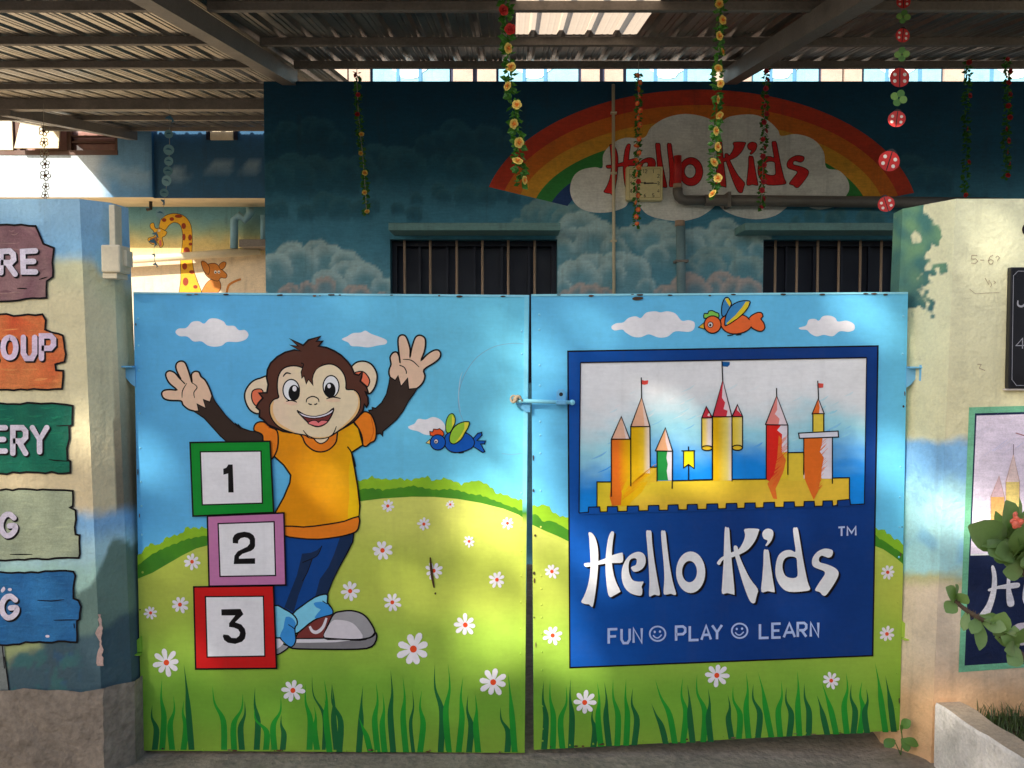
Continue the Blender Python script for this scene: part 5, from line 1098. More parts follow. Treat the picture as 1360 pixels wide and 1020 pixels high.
grad(PZ, 122, 388, 242, 780, [O3, O3, PC(240, 184, 76), PC(236, 196, 110), CW]); p.fill(PZ((185, 160), (122, 388), (240, 385)), PC(190, 54, 66)); p.fill(PZ((187, 170), (180, 270), (200, 300), (190, 340), (215, 350), (208, 385), (237, 385)), PC(216, 196, 200))
grad(PZ, 244, 388, 306, 578, [PC(232, 182, 66), PC(228, 190, 90), PC(222, 196, 130)]); p.fill(ell(*PZ(275, 578), 32 / 4.636, 16 / 4.636, 16), PC(238, 178, 60)); p.fill(PZ((275, 312), (243, 385), (307, 385)), PC(190, 54, 66)); p.fill(PZ((276, 318), (272, 345), (290, 362), (304, 384)), PC(216, 196, 200))
p.fill(PZ((182, 47), (228, 50), (228, 66), (215, 80), (185, 76)), PC(26, 84, 140))
rect(PZ, 453, 437, 586, 610, PC(212, 202, 208)); rect(PZ, 453, 605, 586, 770, YB)
p.fill(PZ((455, 437), (545, 437), (520, 470), (550, 495), (548, 600), (540, 680), (520, 760), (500, 800), (455, 775)), PC(204, 44, 38))
p.fill(PZ((530, 500), (548, 520), (545, 600), (575, 655), (560, 720), (530, 790), (510, 830), (520, 895), (495, 890), (460, 800), (500, 740), (520, 640)), PC(232, 110, 52)); flick(PZ, [(490, 820), (520, 740), (540, 640), (535, 540)], PC(226, 92, 48), 2.4, 50, 28, -28, 5); flick(PZ, [(485, 560), (495, 700), (480, 780)], PC(206, 50, 42), 2.4, 30, 30, -24, 6)
p.fill(PZ((517, 258), (447, 437), (585, 438)), PC(226, 128, 120)); p.fill(PZ((519, 268), (520, 345), (505, 370), (535, 400), (528, 436), (583, 437)), PC(216, 196, 200))
rect(PZ, 683, 515, 860, 768, PC(210, 202, 208)); rect(PZ, 688, 745, 792, 780, YB)
p.fill(PZ((685, 518), (800, 518), (795, 560), (782, 600), (808, 640), (795, 700), (790, 760), (770, 850), (745, 898), (728, 860), (690, 770), (687, 700)), PC(230, 104, 46)); flick(PZ, [(745, 870), (770, 760), (785, 660), (780, 560)], PC(232, 108, 48), 2.4, 50, 26, -26, 7)
rect(PZ, 742, 370, 807, 480, PC(224, 188, 78)); p.fill(PZ((652, 488), (895, 475), (898, 512), (657, 520)), PC(206, 204, 212)); p.fill(PZ((773, 275), (735, 370), (810, 368)), PC(228, 104, 52)); p.fill(PZ((774, 282), (782, 330), (778, 368), (808, 367)), PC(216, 196, 196)); p.fill(PZ((774, 180), (805, 183), (803, 207), (776, 209)), PC(196, 76, 66))
W = 1.5
for z, pts in ((OZ, [(240, 880), (240, 527), (302, 385), (355, 525), (240, 525)]), (OZ, [(360, 815), (360, 448), (427, 265), (478, 448), (480, 697), (520, 697)]), (OZ, [(358, 448), (478, 447)]), (OZ, [(425, 145), (427, 268)]), (OZ, [(522, 785), (522, 598), (512, 596), (573, 455), (617, 598), (615, 830)]), (OZ, [(512, 597), (617, 599)]), (OZ, [(715, 570), (716, 597)]), (OZ, [(716, 680), (716, 778)]), (OZ, [(672, 597), (756, 596)]), (OZ, [(685, 597), (685, 702), (715, 680), (750, 705), (750, 597)]), (OZ, [(617, 781), (862, 775), (862, 395)]), (OZ, [(152, 940), (152, 788), (240, 788)]), (OZ, [(797, 580), (797, 395), (825, 323), (862, 390)]), (OZ, [(795, 395), (862, 393)]),
             (PZ, [(122, 775), (122, 388), (185, 160), (242, 388), (242, 785)]), (PZ, [(122, 388), (308, 386)]), (PZ, [(180, 45), (185, 165)]), (PZ, [(307, 578), (307, 386), (275, 312), (243, 385)]), (PZ, [(245, 773), (453, 771), (453, 440)]), (PZ, [(0, 776), (122, 773)]), (PZ, [(447, 437), (517, 258), (585, 438), (447, 436)]), (PZ, [(516, 210), (517, 260)]), (PZ, [(586, 438), (586, 745)]), (PZ, [(588, 608), (683, 606)]), (PZ, [(684, 520), (684, 745)]), (PZ, [(860, 515), (860, 800)]), (PZ, [(862, 764), (965, 762), (965, 895)]), (PZ, [(740, 478), (740, 370), (735, 370), (773, 275), (810, 368), (735, 369)]), (PZ, [(807, 370), (807, 478)]), (PZ, [(770, 165), (775, 278)])):
    p.stroke(z(pts), W if z != 0 else W, INK, keep=False)
p.stroke(PZ((652, 488), (895, 475), (898, 512), (657, 520)), W, INK, closed=True)
for c_ in ((OZ(830, 580), 33, 15), (PZ(275, 578), 32, 16)): p.stroke(ell(*c_[0], c_[1] / 4.635, c_[2] / 4.635, 18), 1.5, INK, closed=True)
# blue below, with merlons, drawn over the castle's foot
me_ = [(769, 681.3)] + merl(770, 1110) + [(1112.3, ybot(1112)), (1112.4, 664.8), (1128.6, 663.2), (1129.6, 670.3), (1148.2, 669.4)]
low = [(1150, 668), (1150, 690), (767, 702), (767, 681.3)]
p.fill(me_ + [(1149, 671.6), (768.5, 683.4)], bluec); p.stroke(me_, 1.5, INK); p.stroke([WTL, BLq], 1.4, INK); p.stroke([WTL, WTR], 1.6, INK); p.stroke([WTR, BRq], 1.2, INK)
p.build('painted_castle', M['enamel'], gr)
# lettering
p = Paint(LVL(6), GN, eps=4e-5); lettering(p, lambda q: q, PC(222, 214, 222), shadow=(2.6, 2.2)); p.build('painted_lettering', M['enamel'], gr)['label'] = 'white hand painted words Hello Kids'
p = Paint(LVL(6), GN); TX = PC(168, 178, 208)
glyph(p, 'T', [(1113.5, 700.5), (1122, 700), (1122, 711.5), (1113.5, 712)], 2.4, TX); glyph(p, 'M', [(1125.5, 700), (1136.5, 699.5), (1136.5, 711), (1125.5, 711.5)], 2.4, TX); p.build('painted_trademark', M['enamel'], gr)
p = Paint(LVL(6), GN); TX = PC(160, 176, 214)
def word(z, lets, yt, yb, sl, wd=3.3):
    for ch, x0, x1 in lets: glyph(p, ch, [z(x0, yt + sl * x0), z(x1, yt + sl * x1), z(x1, yb + sl * x1), z(x0, yb + sl * x0)], wd, TX)
for z_, lets, a_, b_, sl_ in ((MZ, [('F', 503, 556), ('U', 582, 632), ('N', 656, 706)], 184, 272, -.035), (MZ, [('P', 918, 974), ('L', 1002, 1056), ('A', 1074, 1132), ('Y', 1140, 1200)], 182, 268, -.035), (NZ, [('L', 275, 328), ('E', 352, 402), ('A', 422, 490), ('R', 508, 560), ('N', 588, 634)], 142, 227, -.028)):
    p = Paint(LVL(6), GN); word(z_, lets, a_, b_, sl_); p.build('painted_word', M['enamel'], gr)['label'] = 'painted word ' + ''.join(l[0] for l in lets)
for c_ in (MZ(804, 193), NZ(150, 175)):
    p = Paint(LVL(6), GN); p.stroke(ell(c_[0], c_[1], 10.4, 9.6, 28), 2.2, TX, closed=True); p.fill(ell(c_[0] - 3.8, c_[1] - 2.4, 1.5, 1.7, 10), TX); p.fill(ell(c_[0] + 3.2, c_[1] - 2.8, 1.5, 1.7, 10), TX); p.stroke([(c_[0] - 6, c_[1] + 2), (c_[0] - 3, c_[1] + 5), (c_[0] + 1, c_[1] + 5.4), (c_[0] + 5.4, c_[1] + 1.4)], 1.6, TX, 4)
    p.build('painted_smiling_face', M['enamel'], gr)

# ---- wear marks
p = Paint(LVL(5), GN); p.stroke(HZ((398, 472), (402, 520), (408, 575), (418, 630)), 3.6, C(72, 52, 30), 4, taper=.5); p.fill(ell(*HZ(424, 660), 1.2, 1.6, 8), C(60, 45, 28)); p.build('brown_stain', M['flatpaint'], gl)
p = Paint(LVL(0), GN, lv=3); p.stroke([(697, 457), (680, 456), (655, 461), (632, 476), (616, 500), (609, 525), (610, 545), (617, 562)], .9, PC(120, 160, 185), 5, taper=.3); p.stroke(CZ((840, 290), (828, 330), (820, 420), (830, 500)), 1.1, PC(165, 195, 210), 4, taper=.7); p.stroke(CZ((1045, 715), (1100, 720), (1160, 712)), .8, PC(120, 170, 195), 3); p.build('scratch_arc', M['enamel'], gl)
for root, xs, ya in ((gl, (300, 372, 440, 520, 610, 668), lambda x: 388.4 + (x - 177) * .0076), (gr, (742, 840, 850, 890, 974, 1040, 1092, 1150), lambda x: 391.2 - (x - 705) * .006)):
    for x in xs:
        p = Paint(LVL(5), GN); y = ya(x) + rnd.uniform(.3, 2.2); r = rnd.uniform(1.2, 3)
        p.fill([(x + r * (1.6 + .6 * nz(k, x, 1.7)) * math.cos(k * .63), max(ya(x) + .1, y + r * .5 * (1 + .5 * nz(k, x, 1.3)) * math.sin(k * .63))) for k in range(10)], C(70, 55, 42)); p.build('paint_chip', M['flatpaint'], root)
    if root is gr: p = Paint(LVL(5), GN, lv=2); p.fill(cr(IZ((722, 68), (740, 60), (780, 62), (778, 74), (745, 80), (725, 76)), 3), C(78, 58, 42)); p.build('paint_chip', M['flatpaint'], root)

# rust and knocks along the free edges
rr_ = random.Random(31)
for root, q in ((gl, GLx), (gr, GRx)):
    for k in range(26):
        e = rr_.choice([0, 1, 2, 2, 2, 3]); a, b = q[e], q[(e + 1) % 4]; t = rr_.uniform(.03, .97); x = a[0] + (b[0] - a[0]) * t; y = a[1] + (b[1] - a[1]) * t; cxm = sum(v[0] for v in q) / 4; cym = sum(v[1] for v in q) / 4
        d = rr_.uniform(.8, 3.5); ln = rr_.uniform(1, 4.5); wd_ = rr_.uniform(.5, 1.4); hz_ = e in (0, 2)
        x += (0 if hz_ else (d if x < cxm else -d)); y += ((d if y < cym else -d) if hz_ else 0)
        p = Paint(LVL(5), GN, lv=3); p.fill([(x + (ln if hz_ else wd_) * (1 + .4 * nz(i, k, 1.3)) * math.cos(i * .7), y + (wd_ if hz_ else ln) * (1 + .4 * nz(i, k, 1.9)) * math.sin(i * .7)) for i in range(9)], C(*rr_.choice([(96, 66, 46), (70, 55, 44), (120, 96, 78)]))); p.build('rust_spot', M['flatpaint'], root)
# ---- rivets (too small to pick apart), cover strips, hinges, latch
def dots(root, lst):
    mb = MB()
    for x, y in lst:
        q = U(x, y, GY); mb.col = (PC(122, 186, 222) if y < (690 if 600 < x < 800 else 750) else hillcol(x, y)); mb.sphere(q, .0045, 7, 4, (1, .55, 1))
    o = mb.build('rivets', M['enamel'], root, True); o['kind'] = 'stuff'
dots(gl, [(183 + .018 * (y - 400), y) for y in (423, 459, 492, 549, 595, 640, 672, 710, 760, 816, 905, 936, 962)] + [(693.5 - .004 * (y - 400), y) for y in (440, 470, 655, 700, 732, 765, 800, 835, 868, 905, 950, 985)] + [(x, 996 + (x - 188) * .005) for x in (236, 270, 305, 360, 398, 460, 500, 570, 592, 615, 665)])
dots(gr, [(716 + .008 * (y - 400), y) for y in (418, 438, 485, 512, 560, 578, 602, 652, 700, 765, 782, 803, 820, 842, 866, 890, 913, 938, 968, 984)] + [(1200 - .018 * (y - 400), y) for y in (420, 470, 620, 660, 700, 740, 800, 894, 940)] + [(x, 992 - (x - 709) * .0515) for x in (757, 788, 853, 888, 960, 1002, 1070, 1115)])
mb = MB(); s0, s1, s2, s3 = U(696.5, 393.5, GY), U(703, 393.6, GY), U(697, 998, GY), U(690.8, 998, GY)
mb.add([s0, s1, s2, s3] + [q + Vector((0, -.004, 0)) for q in (s0, s1, s2, s3)], [(4, 5, 6, 7), (0, 1, 5, 4), (1, 2, 6, 5), (2, 3, 7, 6), (3, 0, 4, 7)])
n_ = []
mb.c = [PC(112, 182, 222), PC(112, 182, 222), PC(120, 165, 66), PC(120, 165, 66)] * 2
# split the strip so that the colour changes at the hill
def strip(root, xa, ya, xb, yb, w, dy, name):
    mb = MB(); N = 40
    for j in range(N + 1):
        t = j / N; x = xa + (xb - xa) * t; y = ya + (yb - ya) * t; hy = 672 if y < 672 else (692 if y < 692 else 1)
        c = PC(122, 192, 228) if y < 668 else (PC(120, 165, 50) if y < 680 else PC(70, 125, 42) if y < 692 else hillcol(x, y))
        for dx, d in ((-w / 2, 0), (-w / 2, dy), (w / 2, dy), (w / 2, 0)): q = U(x + dx, y, GY); mb.v.append(q + Vector((0, -d, 0))); mb.c.append(c)
    mb.f = [(j * 4 + k, j * 4 + k + 1, j * 4 + k + 5, j * 4 + k + 4) for j in range(N) for k in range(3)]
    mb.build(name, M['enamel'], root)
strip(gl, 699.3, 394, 693.8, 999, 5.6, .005, 'cover_strip')
def lip(root, a, b, name, c):
    mb = MB(); mb.col = c; A, B = U(*a, GY), U(*b, GY)
    mb.add([A + Vector((0, -.003, .001)), B + Vector((0, -.003, .001)), B + Vector((0, -.003, -.006)), A + Vector((0, -.003, -.006)), A + Vector((0, .04, .003)), B + Vector((0, .04, .003)), A + Vector((0, .001, -.006)), B + Vector((0, .001, -.006))], [(0, 3, 2, 1), (0, 1, 5, 4), (3, 6, 7, 2)]); mb.build(name, M['enamel'], root)
lip(gl, (177.5, 388.2), (702.5, 392.2), 'top_lip', PC(134, 194, 226)); lip(gr, (706, 391.2), (1205.5, 388.2), 'top_lip', PC(138, 198, 228))
def hinge(root, x, y, sgn, col):
    mb = MB(); mb.col = col; a = U(x, y, GY)
    L = .075 * sgn
    mb.box((min(a.x, a.x + L), GY - .03, a.z), (max(a.x, a.x + L), GY + .02, a.z + .006), .001)
    mb.prism([(a.x, GY - .004, a.z), (a.x + L * .85, GY - .004, a.z), (a.x + L * .2, GY - .004, a.z - .06), (a.x, GY - .004, a.z - .07)], (0, .006, 0))
    mb.tube([(a.x + L * .62, GY - .02, a.z - .045), (a.x + L * .62, GY - .02, a.z + .012)], .009, 8)
    mb.build('hinge', M['enamel'], root)
hinge(gl, 180, 488, -1, PC(112, 170, 205)); hinge(gr, 1203.5, 489, 1, PC(120, 178, 210))
def hinge2(root, x, y, sgn, col):
    mb = MB(); mb.col = col; a = U(x, y, GY); L = .07 * sgn
    mb.prism([(a.x, GY - .006, a.z + .05), (a.x + L * .5, GY - .006, a.z + .02), (a.x + L, GY - .006, a.z - .005), (a.x + L, GY - .006, a.z - .012), (a.x, GY - .006, a.z - .01)], (0, .007, 0))
    mb.box((min(a.x + L * .55, a.x + L * .75), GY - .02, a.z), (max(a.x + L * .55, a.x + L * .75), GY - .012, a.z + .05)); mb.box((min(a.x, a.x + L), GY - .024, a.z - .016), (max(a.x, a.x + L), GY + .015, a.z - .0125))
    mb.build('hinge', M['enamel'], root)
hinge2(gl, 189, 862, -1, PC(120, 165, 62)); hinge2(gr, 1197, 842, 1, PC(160, 190, 80))
mb = MB(); mb.col = PC(132, 196, 228); mb.tube([U(683, 532, GY - .03), U(761, 534.5, GY - .03)], .007, 10); mb.sphere(U(760, 534.5, GY - .03), .0105, 8, 6); lt = mb.build('latch_bolt', M['enamel'], gr, True)
mb = MB(); mb.col = PC(110, 170, 205); q = U(745, 534, GY - .02); mb.box((q.x - .017, GY - .045, q.z - .008), (q.x + .017, GY - .0005, q.z + .006), .002); mb.prism([(q.x - .016, GY - .025, q.z), (q.x + .016, GY - .025, q.z), (q.x + .016, GY - .025, q.z + .035), (q.x + .008, GY - .025, q.z + .046), (q.x - .008, GY - .025, q.z + .046), (q.x - .016, GY - .025, q.z + .035)], (0, .005, 0)); mb.build('latch_keeper', M['enamel'], lt)
mb = MB(); mb.tube([(q.x, GY - .0262, q.z + .028), (q.x, GY - .0252, q.z + .028)], .007, 12); mb.build('keeper_hole', M['ink'], lt)
mb = MB(); mb.col = PC(100, 160, 195); a = U(685, 536, GY - .01); b = U(704, 536, GY - .01); mb.prism([(a.x, GY - .02, a.z), (b.x, GY - .02, b.z), (b.x, GY - .02, b.z - .03), (b.x - .015, GY - .02, b.z - .03)], (0, .019, 0)); mb.build('latch_bracket', M['enamel'], gl)
mb = MB(); r0 = U(686, 530, GY - .032)
for k in range(5): mb.tube([r0 + Vector((.011 * math.cos(t) + .005 * (k - 2), .011 * math.sin(t), .012 * math.sin(t + k) + .0)) for t in [2 * math.pi * i / 10 for i in range(11)]], .0035, 6)
rp = thing('rope_knot', r0, 'frayed jute rope knot tied to the gate latch', 'rope'); mb.build('knot', M['rope'], rp, True)
# ------------------------------------------------------------------ garlands
def rose_mesh(name, outer, inner):
    mb = MB()
    for ring, (n, r, tilt, c, off) in enumerate(((5, 1.0, .35, outer, 0), (5, .68, .75, mix(outer, inner, .45), .6), (3, .38, 1.1, inner, .2))):
        mb.col = c
        for k in range(n):
            a = off + 2 * math.pi * k / n; ca, sa = math.cos(a), math.sin(a); hw = r * .55
            def P(rad, t, h): return (ca * rad - sa * t, -h, sa * rad + ca * t)
            mb.add([P(.08 * r, -hw * .4, .05), P(.08 * r, hw * .4, .05), P(r * .65, hw, .22 * tilt * r + .1 * ring), P(r * .65, -hw, .22 * tilt * r + .1 * ring), P(r, 0, .5 * tilt * r + .1 * ring), P(r * .92, hw * .6, .45 * tilt * r + .1 * ring), P(r * .92, -hw * .6, .45 * tilt * r + .1 * ring)], [(0, 1, 2, 3), (3, 2, 5, 4), (3, 4, 6)])
    mb.col = inner; mb.sphere((0, -.3, 0), .22, 6, 4)
    me = bpy.data.meshes.new(name); me.from_pydata([tuple(v) for v in mb.v], [], mb.f); me.materials.append(M['attr'])
    at = me.color_attributes.new('Col', 'FLOAT_COLOR', 'POINT')
    for i, c in enumerate(mb.c): at.data[i].color = (*c, 1)
    return me
RM = {'y': rose_mesh('yellow_rose', C(240, 214, 110), C(228, 130, 40)), 'r': rose_mesh('red_rose', C(196, 44, 40), C(150, 22, 24)), 'o': rose_mesh('orange_rose', C(236, 96, 60), C(240, 170, 90)), 'p': rose_mesh('pink_rose', C(214, 60, 70), C(180, 30, 50))}
def garland(pts, Y, kinds, fs, step, lw, label, strtop=None, seed=0):
    r = random.Random(seed); path = cr(pts, 8, False); W3 = [U(a, b, Y) for a, b in path]
    top = W3[0].copy(); zr = rz(Y) - .03
    root = thing('flower_garland', W3[-1], label, 'garland', 'garlands hanging under the shed roof')
    mb = MB(); mb.tube([Vector((top.x, Y, max(zr, top.z)))] + W3, .0022, 5); mb.build('string', M['string'], root)
    mb = MB(); tot = 0; acc = 0; last = W3[0]; seglen = []
    L = [0]
    for a, b in zip(W3[:-1], W3[1:]): L.append(L[-1] + (b - a).length)
    def at(s):
        for i in range(len(L) - 1):
            if L[i] <= s <= L[i + 1]: return W3[i] + (W3[i + 1] - W3[i]) * ((s - L[i]) / max(1e-6, L[i + 1] - L[i]))
        return W3[-1]
    nl = int(L[-1] / .0034)
    for k in range(nl):
        c = at(L[-1] * k / nl); a = r.uniform(0, 2 * math.pi); l = r.uniform(.6, 1.15) * lw; d = Vector((math.cos(a), math.sin(a) * .8, r.uniform(-.9, .4))).normalized()
        s = d.cross(Vector((r.uniform(-1, 1), r.uniform(-1, 1), r.uniform(-1, 1)))).normalized() * l * .33; nn = d.cross(s).normalized() * l * .12
        b0 = c + d * l * .1; mb.add([b0, c + d * l * .55 + s, c + d * l, c + d * l * .55 - s, c + d * l * .55 + nn], [(0, 1, 4), (1, 2, 4), (2, 3, 4), (3, 0, 4)])
    o = mb.build('foliage', M['garleaf'], root); o['kind'] = 'stuff'
    s = .02; i = 0; n = max(1, int((L[-1] - .03) / step))
    for i in range(n + 1):
        c = at(s + (L[-1] - .03) * i / n); side = 1 if i % 2 else -1
        f = i / n; kd = kinds[min(len(kinds) - 1, int(f * len(kinds)))]
        sc = fs * r.uniform(.85, 1.15)
        inst('flower', RM[kd], root, c + Vector((side * r.uniform(.2, .55) * fs + r.uniform(-.2, .2) * fs, -.75 * fs - .01, 0)), (r.uniform(-.9, .7), r.uniform(0, 6.28), r.uniform(-1.1, 1.1)), (sc, sc, sc))
    return root
G1 = garland([(672, -40), (672, 20), (676, 60), (676, 95), (682, 140), (688, 190), (692, 244)], 3.62, 'rrrryyyyyyyy', .0215, .072, .042, 'thick rose garland, red roses above and yellow below, left of the skylight', seed=1)
G2 = garland([(956, -40), (956, 40), (953, 120), (950, 180), (949, 220), (948, 262)], 3.68, 'y', .019, .064, .036, 'yellow rose garland hanging in front of the K of the lettering', seed=2)
G3 = garland([(848, 97), (848, 150), (846, 220), (845, 300)], 5.25, 'oooooooroo', .0165, .042, .034, 'garland of small orange flowers hanging over the wall clock', seed=3)
G4 = garland([(1018, 92), (1016, 130), (1014, 200), (1011, 278)], 5.5, 'p', .0165, .05, .034, 'dim garland of small pink flowers over the letter d', seed=4)
G5 = garland([(474, 97), (476, 150), (483, 220), (487, 284)], 5.55, 'rpryyyy', .017, .12, .036, 'sparse dark garland left of the rainbow with yellow flowers at its foot', seed=5)
G6 = garland([(1286, 80), (1284, 130), (1283, 200), (1281, 262)], 5.5, 'r', .016, .2, .036, 'sparse leafy garland above the right gate pillar', seed=6)
G7 = garland([(1337, 76), (1338, 130), (1336, 190), (1337, 236)], 5.5, 'r', .017, .07, .036, 'rightmost dark leafy garland with red flowers by the frame edge', seed=7)

def disc(p, c, r, pts=None):
    pass
def ladybird(name):
    mb = MB(); mb.col = C(196, 44, 42); n = 18
    mb.prism([(math.cos(2 * math.pi * k / n), 0, .95 * math.sin(2 * math.pi * k / n)) for k in range(n)], (0, .05, 0))
    mb.col = C(225, 215, 205)
    for x, z in ((-.5, .3), (.5, .3), (-.5, -.35), (.5, -.35)): mb.prism([(x + .18 * math.cos(2 * math.pi * k / 10), -.015, z + .18 * math.sin(2 * math.pi * k / 10)) for k in range(10)], (0, .012, 0))
    mb.col = C(30, 26, 26); mb.prism([(-.05, -.01, .9), (.05, -.01, .9), (.05, -.01, -.92), (-.05, -.01, -.92)], (0, .008, 0)); mb.prism([(.45 * math.cos(math.pi * k / 8), .01, .86 + .32 * math.sin(math.pi * k / 8)) for k in range(9)], (0, .04, 0))
    return mb
def clover():
    mb = MB()
    for q, a in enumerate((0, .5, 1, 1.5)):
        mb.col = mix(C(120, 160, 80), C(84, 130, 64), q % 2); ca, sa = math.cos(a * math.pi), math.sin(a * math.pi)
        mb.prism([(.55 * ca + .46 * math.cos(2 * math.pi * k / 12), .012 * q, .55 * sa + .46 * math.sin(2 * math.pi * k / 12)) for k in range(12)], (0, .012, 0))
    return mb
def shared(mb, name):
    me = bpy.data.meshes.new(name); me.from_pydata([tuple(v) for v in mb.v], [], mb.f); me.materials.append(M['attr']); at = me.color_attributes.new('Col', 'FLOAT_COLOR', 'POINT')
    for i, c in enumerate(mb.c): at.data[i].color = (*c, 1)
    return me
LBm, CLm = shared(ladybird(0), 'ladybird'), shared(clover(), 'clover')
def charm_string(pts, Y, items, label, mdl):
    W3 = [U(a, b, Y) for a, b in cr(pts, 5, False)]; root = thing('charm_garland', W3[-1], label, 'garland', 'garlands hanging under the shed roof'); top = W3[0]
    mb = MB(); mb.tube([Vector((top.x, Y, max(top.z, rz(Y) - .03)))] + W3, .002, 5); mb.build('string', M['string'], root)
    for k, x, y, r, rot in items:
        q = U(x, y, Y - .012); s = r * Y / FPX; inst(mdl[k][0], mdl[k][1], root, q, (0, rot, random.uniform(-.25, .25)), (s, s, s))
    return root
CS = {'l': ('ladybird', LBm), 'c': ('clover', CLm)}
charm_string([(1199, -30), (1199, 20), (1198, 70), (1195, 130), (1190, 165), (1182, 215), (1177, 272)], 3.7, [('l', 1200, 2, 9, 0), ('c', 1200, 22, 9, .2), ('l', 1199, 47, 9.5, .1), ('c', 1198, 72, 9.5, 0), ('l', 1195, 103, 13, 0), ('c', 1194, 130, 11, .4), ('l', 1191, 158, 11, .1), ('l', 1181, 214, 14, .3), ('l', 1177, 271, 10.5, -.3)], 'string of red ladybirds and green clovers hanging above the right window', CS)
def ringflower():
    mb = MB(); mb.col = C(150, 140, 110)
    for k in range(5):
        a = 2 * math.pi * k / 5; mb.tube([(.6 * math.cos(a) + .38 * math.cos(t), 0, .6 * math.sin(a) + .38 * math.sin(t)) for t in [2 * math.pi * j / 8 for j in range(9)]], .09, 5)
    mb.col = C(120, 70, 50); mb.sphere((0, 0, 0), .25, 6, 4); return mb
RFm = shared(ringflower(), 'ring_flower')
charm_string([(58, 146), (58, 180), (60, 220), (60, 268)], 7.6, [('f', 58, 174, 7, 0), ('f', 58.5, 189, 6.5, .4), ('f', 59, 204, 7, .2), ('f', 60, 218, 6.5, .8), ('f', 60, 233, 7, .1), ('f', 61, 248, 5.5, .5), ('f', 60, 259, 5.5, .3)], 'string of small wire flowers hanging at far left above the pillar', {'f': ('wire_flower', RFm)})
def seadisc():
    mb = MB(); mb.col = C(120, 170, 185); n = 14; mb.prism([(math.cos(2 * math.pi * k / n), 0, math.sin(2 * math.pi * k / n)) for k in range(n)], (0, .06, 0)); mb.col = C(50, 110, 140); mb.prism([(-.7, -.02, -.1), (-.2, -.02, .35), (.3, -.02, .3), (.75, -.02, -.2), (.6, -.02, .1), (.2, -.02, .02), (-.2, -.02, -.05)], (0, .015, 0)); return mb
def dolphin():
    mb = MB(); mb.col = C(50, 110, 145); mb.prism([(-1, 0, .1), (-.6, 0, .5), (0, 0, .7), (.1, 0, 1.0), (.3, 0, .6), (.7, 0, .2), (.9, 0, -.3), (1.2, 0, -.6), (.8, 0, -.5), (.4, 0, -.9), (.55, 0, -.35), (.1, 0, .05), (-.3, 0, -.2), (-.2, 0, .1), (-.6, 0, .0)], (0, .15, 0)); return mb
SDm, DOm = shared(seadisc(), 'sea_disc'), shared(dolphin(), 'dolphin_charm')
charm_string([(225, 150), (225, 200), (222, 240), (215, 285), (205, 325), (206, 352)], 7.6, [('d', 225, 158, 6, 0), ('s', 224, 178, 5.5, 0), ('s', 224, 199, 7, .3), ('s', 224, 214, 6, .2), ('s', 223, 227, 6, .1), ('s', 221, 240, 7, .5), ('s', 218, 256, 5.5, .2), ('d', 216, 268, 4, .6), ('s', 213, 283, 7, .3), ('d', 206, 312, 5, .2), ('d', 203, 322, 6, .1), ('d', 204, 339, 3, .3), ('d', 206, 352, 4, 0)], 'string of blue sea discs and dolphins hanging in front of the giraffe', {'s': ('sea_disc', SDm), 'd': ('dolphin_charm', DOm)})

# ------------------------------------------------------------------ planter, plants
PX = RP[0].x - .045
kz = U(1256, 934, 2.93).z
pt = thing('planter', (PX + .3, 2.5, 0), 'low whitewashed planter kerb in front of the right gate pillar', 'planter')
def kerb_line(t): return Vector((PX + .0 + .17 * t, 2.935 - 1.1 * t, 0))
mb = MB(); N = 26; W_ = .085
for j in range(N + 1):
    t = j / N; a = kerb_line(t); z = kz + .006 * nz(t * 9, 0, 1) - .006 * t
    e = .006 * nz(t * 14, 3, 1)
    for dx, zz in ((e, -.02), (e + .003 * nz(t * 30, 7, 1), z * .5), (e, z - .012), (.004 + e, z), (W_ + .01 * nz(t * 8, 5, 1), z + .004), (W_ + .012, -.02)): mb.v.append(Vector((a.x + dx, a.y, zz))); mb.c.append((0, 0, 0))
mb.f = [(j * 6 + k, j * 6 + k + 1, (j + 1) * 6 + k + 1, (j + 1) * 6 + k) for j in range(N) for k in range(5)]; mb.f.append((0, 5, 4, 3, 2, 1))
kb = mesh('kerb_wall', mb.v, mb.f, [M['whitewash'], M['capping']], pt, smooth=False, fm=[(1 if k % 5 == 3 else 0) for k in range(N * 5)] + [0])
mb = MB(); a, b = kerb_line(0), kerb_line(1)
mb.add([(a.x + .06, 2.94, kz - .05), (PX + 1.6, 2.94, kz - .05), (PX + 1.6, b.y, kz - .05), (b.x + .06, b.y, kz - .05)], [(0, 1, 2, 3)]); mb.build('soil_bed', M['soil'], pt)
mb = MB(); r = random.Random(5)
for k in range(3200):
    x = r.uniform(PX + .14, PX + .75); y = r.uniform(2.45, 2.93); 
    if x < kerb_line((2.935 - y) / 1.1).x + .085 + r.uniform(-.03, .02): continue
    h = r.uniform(.02, .065); a = r.uniform(0, 6.28); l = Vector((math.cos(a), math.sin(a), 0)) * r.uniform(.01, .05); b = Vector((x, y, kz - .05)); s = Vector((-l.y, l.x, 0)).normalized() * .0016
    mb.add([b - s, b + s, b + l * .5 + Vector((0, 0, h * .75)) + s * .7, b + l * .5 + Vector((0, 0, h * .75)) - s * .7, b + l + Vector((0, 0, h))], [(0, 1, 2, 3), (3, 2, 4)])
gs = mb.build('planter_grass', M['grass']); tag(gs, 'short dark grass growing inside the planter behind its kerb', 'grass', kind='stuff')
